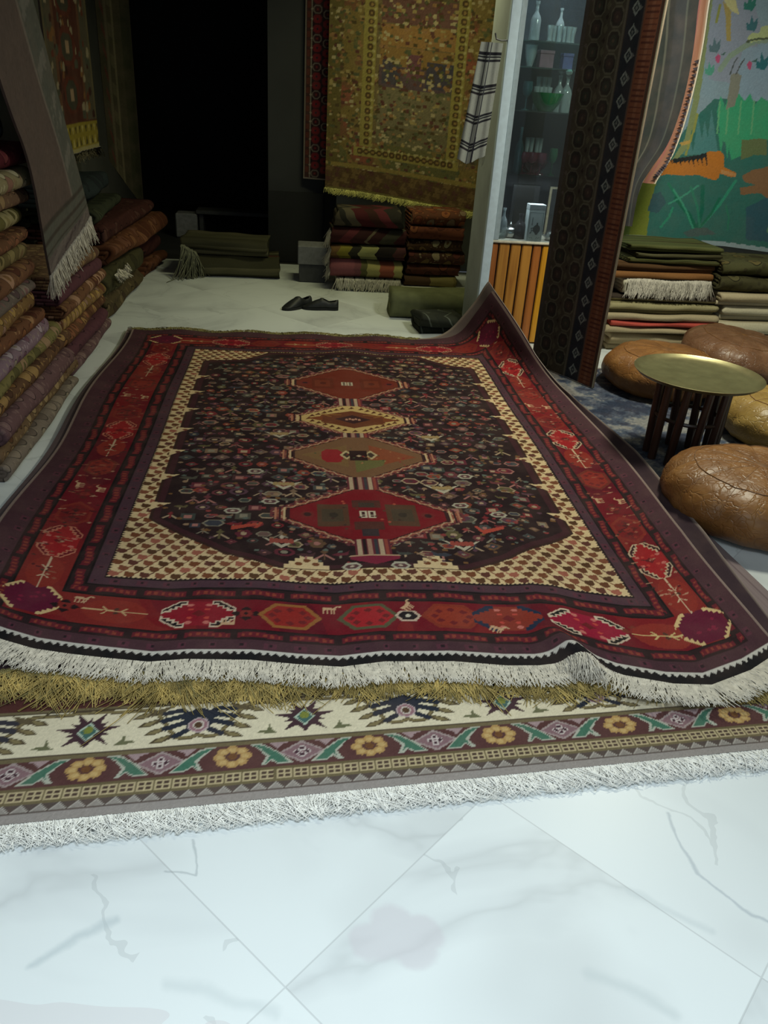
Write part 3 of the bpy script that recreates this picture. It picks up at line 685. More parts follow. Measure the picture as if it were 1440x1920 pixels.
local(sheet('pile', Pm, M_wool, cm.img, .009, (150, 132, 128), step=1, skirt=(150, 136, 128)), mid)
n = 900; xs = np.linspace(-1.1, 1.55, n); R = np.stack([xs, 1.808 + .012 * np.sin(xs * 7) + .012 * np.sin(xs * 23), np.full(n, .022)], -1); R[:, 1] += np.where(xs > 1.0, -(xs - 1.0) * .12, 0)
dirs = np.tile([0.0, -1, -.03], (n, 1)); dirs[:, 0] = .35 * np.sin(xs * 9) + .35 * np.sin(xs * 31) + .3 * np.sin(xs * 67)
o = fringe('fringe', R, dirs, .106, .0026, [M_gold], None, .5, .05, seed=8, per=4, floor=.014, wild=.38); o['label'] = 'shaggy golden brown fringe'; local(o, mid)
o = fringe('fringe', R + np.array([0, .004, .003]), dirs, .085, .0024, [M_olive], None, .6, .05, seed=18, per=1, floor=.014, wild=.5); o['label'] = 'olive strands in the fringe'; local(o, mid)

# lowest rug: cream border with palmettes, front edge in view
FL, FR, BR, BL = [np.array(p) for p in ((-1.06, 1.268), (1.73, 1.525), (1.47, 4.9), (-1.055, 5.15))]
def paint_lower():
    L_ = 2.86; Dp = 3.6
    c = Canvas(0, L_, 0, .46, .0042, (88, 52, 46)); X, Y = c.X, c.Y
    OL, TA, DK, CRM, BR_ = (112, 100, 72), (142, 130, 120), (76, 62, 56), (222, 210, 180), (88, 56, 54)
    c.rect(0, L_, 0, .028, (154, 146, 140)); c.rect(0, L_, .026, .054, (88, 76, 70))
    tri = np.abs(((X / .042) % 1) * 2 - 1); c.mask((Y > .026) & (Y < .050) & (Y - .026 < .022 * tri), (150, 142, 134)); 
    c.mask((Y > .026) & (Y < .052) & (np.abs(Y - .026 - .022 * tri) < .0025), (176, 168, 158))
    c.rect(0, L_, .052, .092, OL); 
    for i in range(int(L_ / .042) - 1):
        x = .0210 + i * .042; c.rect(x - .0146, x + .0168, .0590, .0850, (190, 172, 134))
        for dx in (-.0063, .0084):
            for dy in (.0672, .0798): c.rect(x + dx - .0041, x + dx + .0045, dy - .0030, dy + .0014, (78, 62, 52))
    c.rect(0, L_, .090, .098, (104, 92, 64)); c.rect(0, L_, .098, .178, BR_); c.rect(0, L_, .178, .192, OL); c.rect(0, L_, .190, .194, (70, 58, 48))
    per = .355; ph = .585
    for k in range(-3, 10):
        x = ph + k * per; y = .138
        for q in range(8): c.ell(x + .034 * math.cos(q * PI / 4), y + .024 * math.sin(q * PI / 4), .015, .012, (178, 142, 88))
        for q in range(8): c.ell(x + .032 * math.cos(q * PI / 4), y + .023 * math.sin(q * PI / 4), .009, .007, (196, 164, 108))
        c.ell(x, y, .012, .010, (112, 74, 44))
        xx = x + per / 2; c.dia(xx, y, .062, .037, (164, 146, 142)); c.dia(xx, y, .052, .030, (134, 104, 108)); 
        for q in ((-.013, 0), (.013, 0), (0, .011), (0, -.011)): c.ell(xx + q[0], y + q[1], .009, .008, (200, 186, 180)); c.ell(xx + q[0], y + q[1], .006, .005, (70, 44, 54))
        for s in (-1, 1):
            f = c.sub(x + s * .098, y, 0, s, 1)
            c.poly(f([(-.056, .036), (-.02, .034), (.02, .004), (.056, -.034), (.016, -.034), (0, -.022), (-.014, -.036), (-.026, -.034), (-.012, -.008), (-.034, .020)]), (176, 176, 160))
            c.poly(f([(-.048, .032), (-.02, .029), (.016, .002), (.046, -.030), (.016, -.030), (0, -.016), (-.014, -.030), (-.004, -.006), (-.026, .018)]), (70, 112, 92))
            c.poly([(xx + s * .026, .176), (xx + s * .088, .176), (xx + s * .062, .152), (xx + s * .052, .166)], (164, 140, 140))
    c.rect(0, L_, .194, .338, CRM)
    per = .283; ph = .845 - .283 * 3
    for k in range(0, 11):
        x = ph + k * per; y = .262; blue = k % 2 == 1
        # vine
        a = (x - per / 2, .325 if blue else .205); 
        f = 1 if blue else -1
        y0_, y1_ = (.212, .326)
        s0 = y1_ if blue else y0_
        c.line([(x - .165, y1_), (x - .12, y1_ - .006), (x - .055, y0_ + .005), (x - .02, y0_ + .002), (x, y0_ + .010), (x + .02, y0_ + .002), (x + .055, y0_ + .005), (x + .12, y1_ - .006), (x + .165, y1_)] if blue else [(x - .12, y1_ - .004), (x, y1_ + .002), (x + .12, y1_ - .004)], .013, (82, 70, 50))
        c.line([(x - .165, y1_), (x - .12, y1_ - .006), (x - .055, y0_ + .005), (x - .02, y0_ + .002), (x, y0_ + .010), (x + .02, y0_ + .002), (x + .055, y0_ + .005), (x + .12, y1_ - .006), (x + .165, y1_)] if blue else [(x - .12, y1_ - .004), (x, y1_ + .002), (x + .12, y1_ - .004)], .008, (128, 114, 78))
        for s in (-1, 1):
            for q in range(4):                       # leaf hooks on the vine
                t = q / 3.2; lx, ly = x + s * (.065 + .060 * t), y0_ + .012 + (y1_ - y0_ - .02) * t
                if blue: c.poly([(lx, ly + .008), (lx + s * .040, ly - .004), (lx + s * .058, ly - .022), (lx + s * .022, ly - .018), (lx - s * .002, ly - .006)], (84, 72, 52)); c.poly([(lx + s * .003, ly + .004), (lx + s * .036, ly - .006), (lx + s * .049, ly - .018), (lx + s * .022, ly - .014)], (132, 118, 82))
            if blue:
                c.poly([(x + s * .075, .334), (x + s * .125, .318), (x + s * .128, .296), (x + s * .105, .306), (x + s * .085, .290), (x + s * .092, .312)], (96, 84, 60))
        dkc = (44, 48, 58) if blue else (70, 48, 54)
        if blue:
            for s in (-1, 1):
                for (ex, ey, w_) in ((.092, .050, .013), (.094, .024, .014), (.086, -.004, .014), (.060, -.034, .013)):
                    c.line([(x, y), (x + s * ex * .5, y + ey * .9 + .008), (x + s * ex, y + ey - .006)], w_ * 1.25, dkc)
            c.ell(x, y + .02, .036, .036, dkc); c.ell(x, y, .035, .028, dkc)
            c.ell(x, y - .006, .028, .026, (186, 166, 164)); c.ell(x, y - .006, .024, .022, (152, 112, 118)); c.ell(x, y - .006, .014, .016, (206, 192, 180)); c.ell(x, y - .006, .010, .012, (84, 62, 44))
        else:
            for q in range(11):
                t = PI * (q / 10) * 1.5 - PI * .25; r = .082 if q % 2 == 0 else .058
                c.poly([(x + .018 * math.cos(t + 1.5), y + .018 * math.sin(t + 1.5)), (x + r * math.cos(t), y + .85 * r * math.sin(t)), (x + .018 * math.cos(t - 1.5), y + .018 * math.sin(t - 1.5))], dkc)
            c.poly([(x - .03, y - .02), (x, y - .055), (x + .03, y - .02)], dkc); c.ell(x, y, .036, .030, dkc)
            c.dia(x, y - .002, .028, .032, (176, 190, 170)); c.dia(x, y - .002, .022, .026, (70, 104, 98)); c.ell(x, y + .004, .012, .014, (126, 132, 60))
            for s in (-1, 1): c.poly([(x + s * .07, .206), (x + s * .13, .212), (x + s * .115, .222), (x + s * .10, .222), (x + s * .096, .244), (x + s * .088, .222)], (108, 108, 78))
    c.rect(0, L_, .338, .352, OL); c.rect(0, L_, .336, .339, (70, 58, 44)); c.rect(0, L_, .352, .46, (82, 46, 42))
    e = np.minimum(X, L_ - X); c.mask((e < .10) & (X > L_ / 2), (134, 118, 118)); c.mask(np.abs(e - .10) < .006, (90, 72, 76)); c.mask(np.abs(e - .035) < .004, (112, 96, 98))
    c.abrash(.05, 9, 3); c.speck(.05, 6); return c
cl = paint_lower()
low = thing('floral_rug', 'cream bordered rug with blue palmettes and a white fringe, lowest on the marble', 'rug', (.22, 3.3, 0))
ys = np.r_[cl.y, np.linspace(.5, 3.6, 20)]; img = np.concatenate([cl.img, np.repeat(cl.img[-1:], 20, 0)])
U, Vv = np.meshgrid(cl.x / cl.x[-1], ys / 3.6)
XY = ((1 - U) * (1 - Vv))[..., None] * FL + (U * (1 - Vv))[..., None] * FR + (U * Vv)[..., None] * BR + ((1 - U) * Vv)[..., None] * BL
Pl = np.concatenate([XY, (.0115 + .0012 * snoise(XY[..., 0], XY[..., 1], 5, 4, 6))[..., None]], -1)
local(sheet('pile', Pl, M_wool, img, .010, (150, 140, 130), step=8, skirt=(150, 144, 138)), low)
n = 1000; R = FL[None] + (FR - FL)[None] * np.linspace(.002, .998, n)[:, None]; R = np.c_[R, np.full(n, .007)]
dirs = np.tile([.09, -1, 0.0], (n, 1))
o = fringe('fringe', R, dirs, .066, .0021, M_yarnw, None, .9, .0, seed=12, per=2, floor=.001, wild=.3); o['label'] = 'white cotton fringe'; local(o, low)
S_ = np.stack([np.c_[(FL[None] + (FR - FL)[None] * np.linspace(.001, .999, 200)[:, None]) + np.array([.09, -1]) * d, np.full(200, .0085 - .12 * d)] for d in (.030, .014, -.003)])
local(sheet('end_band', S_, M_yarnw, None, .003, uv=np.zeros((3, 200, 2))), low)
# ------------------------------------------------------------------ folded rugs
def fold_path(depth, layers, t):
    """flat spiral: a rug folded over and over; a = distance behind the rounded front, b = height"""
    pts = []; h = 0.0; nst = 7
    rmax = t * (layers - 1) / 2 if layers > 2 else t / 2
    if layers % 2 == 1: rmax = t * (layers - 2) / 2 if layers > 2 else t / 2
    ac, bc = rmax + t / 2, depth - rmax - t
    atfront = True; side = -1; cur = 0.0
    for s in np.linspace(bc - .02, ac, nst): pts.append((s, cur))
    for k in range(layers - 1):
        r = t * (k + 1) / 2; up = 1 if k % 2 == 0 else -1
        c = cur + up * r
        for q in range(1, 11):
            a = PI * q / 10
            if atfront: pts.append((ac - r * math.sin(a), c - up * r * math.cos(a)))
            else: pts.append((bc + r * math.sin(a), c - up * r * math.cos(a)))
        cur = c + up * r; 
        e0, e1 = (ac, bc) if atfront else (bc, ac)
        last = k == layers - 2
        for s in np.linspace(e0, e1 + (0 if not last else (.015 if atfront else -.015) * -1), nst)[1:]: pts.append((s, cur))
        atfront = not atfront
    return np.array(pts)
def fold_mesh(name, mat, length, depth, height, layers=4, lump=.006, seed=0, nlen=36, parent=None, bulge=.015, sag=0.0, bow=0.0, gap=.47):
    """local frame: length along +X, rounded front towards -Y at y=0, base z=0"""
    t = height / layers; p = fold_path(depth, layers, t)
    d = np.gradient(p, axis=0); d /= np.linalg.norm(d, axis=1, keepdims=True); nrm = np.stack([-d[:, 1], d[:, 0]], -1)
    ul = np.concatenate([[0], np.cumsum(np.linalg.norm(np.diff(p, axis=0), axis=1))])
    h = t * gap; A = p + nrm * h; B = p - nrm * h
    zmin = min(A[:, 1].min(), B[:, 1].min())
    n = len(p); xs = np.linspace(0, length, nlen + 1)
    g = np.random.default_rng(seed)
    V = np.zeros((nlen + 1, 2, n, 3)); UV = np.zeros((nlen + 1, 2, n, 2))
    for k, q in enumerate((A, B)):
        a, b = q[:, 0][None, :], q[:, 1][None, :] - zmin
        X = np.repeat(xs[:, None], n, 1)
        fr = np.clip(1 - a / (depth * .6), 0, 1)
        wob = snoise(X * 1.0, b * 6 + 0 * X, seed, 4, 3.0)
        ya = a + bulge * fr * wob + lump * .7 * snoise(X, a + b * 3, seed + 1, 4, 9) * fr
        hz = b * (1 + .06 * snoise(X, 0 * X + seed, seed + 2, 3, 2.5)) + lump * snoise(X, a * 1.5, seed + 3, 4, 5) * (b / height)
        hz = hz - sag * fr * fr * (b / height) * height
        V[:, k, :, 0] = X + .012 * snoise(a * 3 + 0 * X, b * 30 + 0 * X, seed + 4, 3, 2) + bow * (X / length - .5) * b; V[:, k, :, 1] = ya; hz = np.where(hz > height, height + (hz - height) * .15, hz); V[:, k, :, 2] = np.maximum(hz, .001)
        UV[:, k, :, 0] = ul[None, :]; UV[:, k, :, 1] = xs[:, None]
    idx = np.arange((nlen + 1) * 2 * n).reshape(nlen + 1, 2, n)
    q1 = np.stack([idx[:-1, 0, :-1], idx[:-1, 0, 1:], idx[1:, 0, 1:], idx[1:, 0, :-1]], -1).reshape(-1, 4)
    q2 = np.stack([idx[:-1, 1, :-1], idx[1:, 1, :-1], idx[1:, 1, 1:], idx[:-1, 1, 1:]], -1).reshape(-1, 4)
    q3 = np.stack([idx[0, 0, :-1], idx[0, 1, :-1], idx[0, 1, 1:], idx[0, 0, 1:]], -1)
    q4 = np.stack([idx[-1, 0, :-1], idx[-1, 0, 1:], idx[-1, 1, 1:], idx[-1, 1, :-1]], -1)
    q5 = np.stack([idx[:-1, 0, 0], idx[1:, 0, 0], idx[1:, 1, 0], idx[:-1, 1, 0]], -1); q6 = np.stack([idx[:-1, 0, -1], idx[:-1, 1, -1], idx[1:, 1, -1], idx[1:, 0, -1]], -1)
    return mesh_np(name, V.reshape(-1, 3), np.concatenate([q1, q2, q3, q4, q5, q6]), mat, parent, None, UV.reshape(-1, 2))
def folded(name, label, mat, origin, length, depth, height, heading, group=None, **kw):
    """heading: angle of the length axis; the rounded front faces to its right"""
    o = fold_mesh(name, mat, length, depth, height, **kw); o.location = [float(v) for v in origin]; o.rotation_euler = (0, 0, heading); return tag(o, label, 'rug', group)

RM = {}
def R_(k, gr_, mo_, sc_, **kw):
    a = (gr_, mo_, sc_ * .74)
    RM[k] = rugmat(k, *a, **kw); return RM[k]
R_('grey_beige', (132, 118, 106), [(150, 134, 118), (112, 98, 88), (160, 146, 126)], 12)
R_('tan_leaf', (120, 96, 72), [(176, 150, 110), (98, 66, 48), (160, 132, 96)], 15, seed=2.0)
R_('mauve', (112, 84, 86), [(132, 104, 104), (102, 76, 80), (142, 116, 110)], 14, seed=3.0, size=.26)
R_('brown_comb', (106, 78, 58), [(176, 142, 92), (84, 58, 46), (150, 110, 70)], 13, seed=4.0)
R_('yellow_green', (132, 122, 78), [(160, 150, 92), (96, 90, 58), (170, 138, 110)], 13, seed=5.0)
R_('lilac_white', (140, 116, 128), [(186, 170, 176), (120, 84, 100), (164, 150, 130)], 18, seed=6.0)
R_('rust', (118, 80, 58), [(176, 136, 98), (92, 52, 40), (146, 96, 64)], 15, seed=7.0)
R_('gold_flower', (134, 104, 66), [(184, 150, 90), (106, 66, 52), (160, 126, 110)], 17, seed=8.0)
R_('rust_flower', (120, 84, 62), [(184, 144, 118), (88, 50, 40), (140, 104, 70)], 12, seed=9.0)
R_('olive_tan', (112, 98, 64), [(150, 134, 90), (84, 74, 46), (136, 110, 80)], 13, seed=10.0)
R_('cream_branch', (112, 104, 62), [(172, 160, 116), (92, 84, 48), (150, 136, 92)], 11, seed=11.0)
R_('khaki_cream', (150, 138, 104), [(196, 186, 154), (128, 112, 78), (142, 100, 88)], 12, seed=12.0)
R_('mauve_grey', (114, 102, 94), [(150, 134, 122), (92, 72, 76), (140, 100, 100)], 13, seed=13.0)
R_('maroon', (92, 36, 44), [(110, 46, 54), (78, 28, 36), (120, 62, 62)], 9, seed=14.0, size=.2)
R_('blue_teal', (66, 80, 88), [(84, 96, 104), (52, 62, 76), (96, 84, 92)], 8, seed=15.0, size=.25)
R_('leaf_brown', (112, 78, 56), [(168, 132, 84), (92, 60, 44), (150, 98, 72)], 15, seed=16.0)
R_('purple_plain', (98, 62, 70), [(112, 78, 84), (86, 54, 64)], 9, seed=17.0, size=.2)
R_('rose_tan', (118, 92, 72), [(162, 134, 96), (104, 72, 60), (140, 110, 84)], 16, seed=18.0)
R_('olive_dark', (72, 68, 46), [(88, 82, 56), (58, 54, 38)], 7, seed=19.0, size=.2)
R_('olive_brown', (86, 74, 52), [(108, 92, 60), (70, 56, 46), (120, 104, 76)], 8, seed=20.0, size=.22)
R_('orange_brown', (100, 62, 42), [(132, 90, 62), (84, 48, 34), (118, 78, 60)], 10, seed=21.0)
R_('dark_maroon', (70, 40, 36), [(82, 48, 44), (60, 34, 32), (90, 62, 54)], 8, seed=22.0, size=.22)
R_('dark_green', (56, 60, 46), [(70, 74, 56), (44, 48, 38)], 8, seed=23.0, size=.22)
R_('charcoal_blue', (44, 52, 54), [(56, 66, 68), (38, 42, 46)], 6, seed=24.0, size=.2)

# nearest stack by the left wall: folds face the aisle (+x), lengths run away from the viewer
low_rows = [('grey_beige', 'grey beige folded rug lying at the bottom of the nearest left stack, on the marble'),
            ('tan_leaf', 'tan leaf patterned folded rug, second from bottom in the nearest left stack'),
            ('mauve', 'plain mauve folded rug, third from bottom in the nearest left stack'),
            ('brown_comb', 'brown folded rug with tan comb pattern, fourth from bottom in the nearest left stack'),
            ('yellow_green', 'yellow green folded rug, fifth from bottom in the nearest left stack')]
up_rows = [('lilac_white', 'lilac and white flowered folded rug in the lower half of the nearest left stack'),
           ('rust', 'rust brown folded rug lying directly on the lilac and white one, left stack'),
           ('gold_flower', 'gold flowered folded rug in the middle of the nearest left stack'),
           ('mauve_grey', 'mauve grey folded rug lying directly on the gold flowered one, left stack'),
           ('rust_flower', 'rust folded rug with large pinkish flowers in the nearest left stack'),
           ('olive_tan', 'olive and tan folded rug lying on the large flowered rust one, left stack'),
           ('leaf_brown', 'brown leaf patterned folded rug beside the white fringe of the draped rug'),
           ('cream_branch', 'olive folded rug with cream branches in the upper half of the left stack'),
           ('rose_tan', 'rose and tan folded rug lying on the cream branched olive one, left stack'),
           ('khaki_cream', 'khaki and cream folded rug near the top of the nearest left stack'),
           ('maroon', 'plain maroon folded rug, second from top of the nearest left stack'),
           ('blue_teal', 'dusky blue folded rug topping the nearest left stack')]
z = 0.0; g = np.random.default_rng(3)
GL = 'folded rugs in the nearest left stack'
for i, (k, lb) in enumerate(low_rows):
    h = [.066, .072, .085, .07, .07][i]; y0 = 3.06 + g.uniform(-.01, .02) - (.02 if i else 0)
    y1 = [4.20, 4.27, 4.16, 4.22, 4.10][i]; xf = -1.145 + [0.0, -.01, .008, -.012, -.02][i]
    folded('folded_rug', lb, RM[k], (xf, y0, z), y1 - y0, .78, h, PI / 2, GL, layers=4, seed=30 + i); z += h + .004
for i, (k, lb) in enumerate(up_rows):
    h = [.07, .068, .075, .06, .08, .066, .06, .078, .06, .08, .085, .10][i]; y0 = 3.00 + g.uniform(-.02, .03)
    y1 = [3.88, 3.80, 3.76, 3.74, 3.74, 3.72, 3.72, 3.76, 3.74, 3.76, 3.84, 3.78][i]; xf = -1.155 + g.uniform(-.02, .02) - (.06 if i == 11 else 0); y1 += .09 if i >= 8 else 0
    folded('folded_rug', lb, RM[k], (xf, y0, z), y1 - y0, .76, h, PI / 2, GL, layers=4, seed=50 + i); z += h + .004
# second stack behind it
z = 0.0; GL = 'folded rugs in the second left stack'
for i, (k, lb) in enumerate([('mauve', 'mauve folded rug at the bottom of the second left stack, on the marble'), ('purple_plain', 'plain purple brown folded rug, second from bottom in the second left stack'), ('leaf_brown', 'brown folded rug with tan leaves, third from bottom in the second left stack'),
                             ('gold_flower', 'gold brown flowered folded rug in the middle of the second left stack'), ('rust_flower', 'rust folded rug lying on the gold brown one, second left stack'), ('purple_plain', 'dark plum folded rug near the top of the second left stack'), ('rose_tan', 'rose and tan folded rug topping the second left stack, under the white fringe')]):
    h = [.075, .08, .075, .08, .07, .07, .07][i]; y0 = 4.32 + g.uniform(-.02, .02); xf = -1.20 - .004 * i + g.uniform(-.012, .012)
    folded('folded_rug', lb, RM[k], (xf, y0, z), [1.02, .98, 1.0, .97, .99, .96, .9][i], .72, h, PI / 2, GL, layers=4, seed=80 + i); z += h + .004
# third heap: softer, slumped bundles
third = [('olive_brown', 'slumped olive brown folded rug on the floor behind the second left stack', (-1.235, 5.50, 0), 1.15, .6, .16, 1.57, 4, .02),
         ('olive_dark', 'dark olive crumpled rug lying on the slumped olive brown one, left side', (-1.22, 5.46, .165), 1.1, .6, .15, 1.55, 4, .028),
         ('orange_brown', 'orange brown scrolled folded rug in the third left heap', (-1.24, 5.72, .325), 1.75, .6, .13, 1.50, 4, .018),
         ('dark_maroon', 'dark maroon folded rug lying on the orange brown scrolled one', (-1.27, 5.75, .46), 1.5, .58, .11, 1.52, 4, .014),
         ('dark_green', 'dark green folded rug with pale turned end, upper part of third left heap', (-1.33, 5.74, .578), .95, .5, .10, 1.60, 4, .016),
         ('charcoal_blue', 'charcoal blue folded rug topping the third left heap, under the tasselled hanging', (-1.40, 5.62, .685), 1.0, .5, .15, 1.57, 5, .01)]
for i, (k, lb, o, L_, d, h, hd, ly, lu) in enumerate(third):
    folded('folded_rug', lb, RM[k], o, L_, d, h, hd, 'slumped rugs in the third left heap', layers=ly, seed=100 + i, lump=lu, bulge=.03)
n = 36; gg = np.random.default_rng(5); R = np.stack([np.linspace(.18, .52, n), gg.uniform(-.012, .0, n), .115 + .02 * np.sin(np.linspace(0, 7, n))], -1)
fr_ = fringe('fringe', R, np.stack([gg.uniform(-.4, .4, n), np.full(n, -.5), np.full(n, -.9)], -1), .055, .006, M_yarn, [o for o in bpy.data.objects if o.get('label', '').startswith('dark olive crumpled')][0], .5, seed=4, per=2); fr_['label'] = 'loose cream fringe'
ft = folded('folded_rug', 'orange brown rug end spread over the floor at the far left, beyond the heap', RM['orange_brown'], (-1.20, 6.95, 0), .62, .5, .12, 1.50, None, layers=3, seed=120, lump=.02)
folded('folded_rug', 'brown folded rug lying on the spread orange brown end, far left', RM['dark_maroon'], (-1.24, 6.98, .125), .55, .5, .13, 1.5, None, layers=4, seed=121, lump=.02)
folded('folded_rug', 'khaki tipped folded rug highest at the far left beside the dark opening', RM['olive_brown'], (-1.28, 7.50, .0), .2, .40, .42, 1.5, None, layers=4, seed=122, lump=.02)

# grey rug draped down the stack with a white fringe
def drape(): 
    nv, nu = 150, 60; u = np.linspace(0, 1, nu); zt = np.linspace(0, 1, nv)
    near = [(3.775, .655), (3.742, .80), (3.70, 1.15), (3.46, 1.36), (3.20, 1.75), (3.05, 2.1), (2.95, 2.56)]; far = [(4.56, .80), (4.50, .92), (4.30, 1.22), (4.13, 1.50), (4.02, 1.76), (3.95, 2.1), (3.90, 2.56)]
    na = np.array([(a, b) for a, b in near]); fa = np.array(far); k = np.linspace(0, 1, 7)
    ny_, nz_ = np.interp(zt, k, na[:, 0]), np.interp(zt, k, na[:, 1]); fy_, fz_ = np.interp(zt, k, fa[:, 0]), np.interp(zt, k, fa[:, 1])
    sm = lambda q: np.convolve(np.pad(q, 12, 'edge'), np.ones(25) / 25, 'valid')
    ny_, nz_, fy_, fz_ = map(sm, (ny_, nz_, fy_, fz_))
    Yp = ny_[:, None] * (1 - u) + fy_[:, None] * u; Zp = nz_[:, None] * (1 - u) + fz_[:, None] * u
    Xp = -1.085 + .012 * snoise(Yp * 1.0, Zp * .6, 4, 3, 4) - np.clip(Zp - 1.5, 0, 2) ** 2 * .18
    return np.stack([Xp, Yp, Zp], -1), u, zt
P, u, zt = drape()
U, T = np.meshgrid(u, zt)
c = Canvas(0, 1, 0, 1, .005, (96, 80, 74)); 
c.img = np.empty(U.shape + (3,)); c.img[:] = lin((98, 84, 78)); c.X, c.Y = U, T
e = np.minimum(1 - U, T * 1.8); c.mask(1 - U < .30, (92, 92, 84)); c.mask(T < .20, (104, 94, 92)); c.mask((T > .10) & (T < .20), (94, 94, 86)); c.mask((np.abs(T - .15) < .008) | (np.abs(T - .19) < .005) | (np.abs(T - .115) < .004), (72, 66, 60))
sc = snoise(U * 9, T * 30, 8, 6, 2.0); c.mask((1 - U < .27) & (1 - U > .06) & (sc > .35) & (T > .2), (116, 112, 104)); c.mask((T < .095) & (T > .02) & (sc > .2), (118, 108, 104)); c.mask((np.abs(1 - U - .30) < .012) & (T > .2), (120, 110, 102)); c.mask((T > .02) & (T < .09) & (sc < -.6), (78, 68, 70))
c.abrash(.05, 5, 4); c.speck(.06, 9)
dr = thing('draped_rug', 'grey brown rug with a white fringe draped down over the left stack', 'rug', (-1.1, 4.1, .65))
local(sheet('pile', P, M_wool, c.img, .010, (80, 66, 60), step=5), dr)
n = 260; k = np.linspace(0, 1, n); R = np.stack([np.interp(k, u, P[0, :, i]) for i in range(3)], -1)
dirs = np.tile([.05, -.25, -1.0], (n, 1)); o = fringe('fringe', R, dirs, .10, .0032, M_yarn, None, .15, seed=33, per=3, wild=.12); o['label'] = 'white fringe'; local(o, dr)

# hanging rugs along the left wall
def hang_canvas(w, h, cell, ground): return Canvas(0, w, 0, h, cell, ground)
def hang(name, label, cat, p0, p1, z0, z1, canvas, thick=.012, wave=.012, seed=0, back=(70, 60, 54), hem=None):
    """flat hanging between two floor-plan points, canvas x runs from p0 to p1"""
    X, Y = canvas.X, canvas.Y; u = X / X.max(); v = Y / Y.max()
    p0, p1 = np.array(p0), np.array(p1); d = (p1 - p0) / np.linalg.norm(p1 - p0); nn = np.array([d[1], -d[0]])
    zz = z0 + (z1 - z0) * v
    if hem is not None: zz = zz + hem(u) * (1 - v)
    w = wave * snoise(u * 3, v * .5, seed, 4, 2.0)
    P = np.stack([p0[0] + (p1[0] - p0[0]) * u + nn[0] * w, p0[1] + (p1[1] - p0[1]) * u + nn[1] * w, zz], -1)
    root = thing(name, label, cat, ((p0[0] + p1[0]) / 2, (p0[1] + p1[1]) / 2, z0))
    local(sheet('pile', P, M_wool, canvas.img, thick, back, step=5), root)
    return root, P
c = hang_canvas(1.1, 1.55, .010, (76, 42, 34)); X, Y = c.X, c.Y
c.rect(0, 1.1, 0, .03, (150, 140, 96)); c.rect(0, 1.1, .03, .17, (134, 118, 44))
for i in range(16):
    x = .035 + i * .07; c.poly([(x - .025, .04), (x, .10), (x - .025, .16), (x + .025, .16), (x, .10), (x + .025, .04)], (74, 66, 34) if i % 2 else (164, 150, 90))
e = 1.1 - X
for a, b, k in ((.0, .05, (92, 84, 62)), (.05, .22, (80, 74, 60)), (.22, .27, (96, 66, 48))): c.mask((e >= a) & (e < b) & (Y > .18), k); c.mask((X >= a) & (X < b) & (Y > .18), k)
g2 = np.random.default_rng(12)
for i in range(150):
    x, y = g2.uniform(.05, 1.05), g2.uniform(.2, 1.5); r = g2.uniform(.012, .03)
    k = [(140, 128, 104), (96, 52, 40), (70, 72, 60), (120, 84, 50), (58, 34, 30)][int(g2.integers(5))]
    [c.dia(x, y, r * 1.3, r * 1.2, k), c.hexa(x, y, r * 1.2, r, k), c.rect(x - r, x + r, y - r * .6, y + r * .6, k)]
for i in range(5): c.octa(.55, .34 + i * .27, .20, .11, (88, 44, 34)); c.octa(.55, .34 + i * .27, .15, .08, (62, 60, 50)); c.rect(.50, .60, .31 + i * .27, .37 + i * .27, (150, 124, 100))
c.abrash(.08, 2); c.speck(.06, 3)
rr, P = hang('hanging_rug', 'dark red hanging with a mustard tasselled band, high on the left wall side', 'rug', (-1.5, 5.62), (-1.5, 6.80), .985, 2.59, c, seed=3)
n = 130; R = P[0][np.linspace(0, P.shape[1] - 1, n).astype(int)]; o = fringe('fringe', R, np.tile([0, 0, -1.0], (n, 1)), .06, .003, M_yarn, None, .2, seed=4, per=2); local(o, rr)
c = hang_canvas(.40, 2.2, .008, (62, 58, 42)); X, Y = c.X * 3, c.Y
c.mask((X > .25) & (X < .36), (86, 80, 60)); c.mask((X > .52) & (X < .60), (92, 86, 64)); c.mask((X > .36) & (X < .52) & (np.sin(Y * 26) > .2), (76, 72, 52)); c.mask((X > .12) & (X < .25) & (np.sin(Y * 34 + X * 20) > .4), (84, 50, 40)); c.mask(X > .85, (50, 50, 34)); c.abrash(.1, 6); c.speck(.06, 3)
hang('hanging_rug', 'narrow dark olive hanging beside the black opening', 'rug', (-1.60, 7.60), (-1.36, 7.70), .44, 2.59, c, seed=6, wave=.012, hem=lambda u: .38 * (1 - u))
# ------------------------------------------------------------------ dark opening and things on the back floor
wall('wall_jamb', (-.27, 7.90, 0), (.23, 8.02, CEIL), plain('dark_grey_paint', (44, 45, 46), .8, var=.08, scale=3))
wall('trim_2', (-.27, 7.86, .0), (.23, 7.90, .62), plain('black_paint', (20, 20, 21), .8, var=.1))
b = thing('grey_box', 'small grey box with a paler lid on the floor left of the centre kilim stacks', 'box', (.135, 7.12, 0))
local(MB().box((.015, 7.0, 0), (.245, 7.24, .15), bev=.006).build('body', plain('grey_card', (66, 66, 68), .8, var=.08)), b)
local(MB().box((.005, 6.99, .15), (.25, 7.25, .30), bev=.006).build('lid', plain('pale_grey_card', (112, 112, 114), .8, var=.08)), b)
bx = tag(MB().box((-1.26, 8.9, 0), (-1.04, 9.1, .24), bev=.01).build('storage_box', plain('grey_box_paint', (120, 120, 122), .7)), 'dim grey box deep in the dark room behind the opening', 'box')
pl = MB(); pl.box((-1.02, 8.95, 0), (-.98, 9.12, .24)); pl.box((-.2, 8.95, 0), (-.16, 9.12, .24)); pl.box((-1.05, 8.9, .24), (-.1, 9.15, .28), bev=.006)
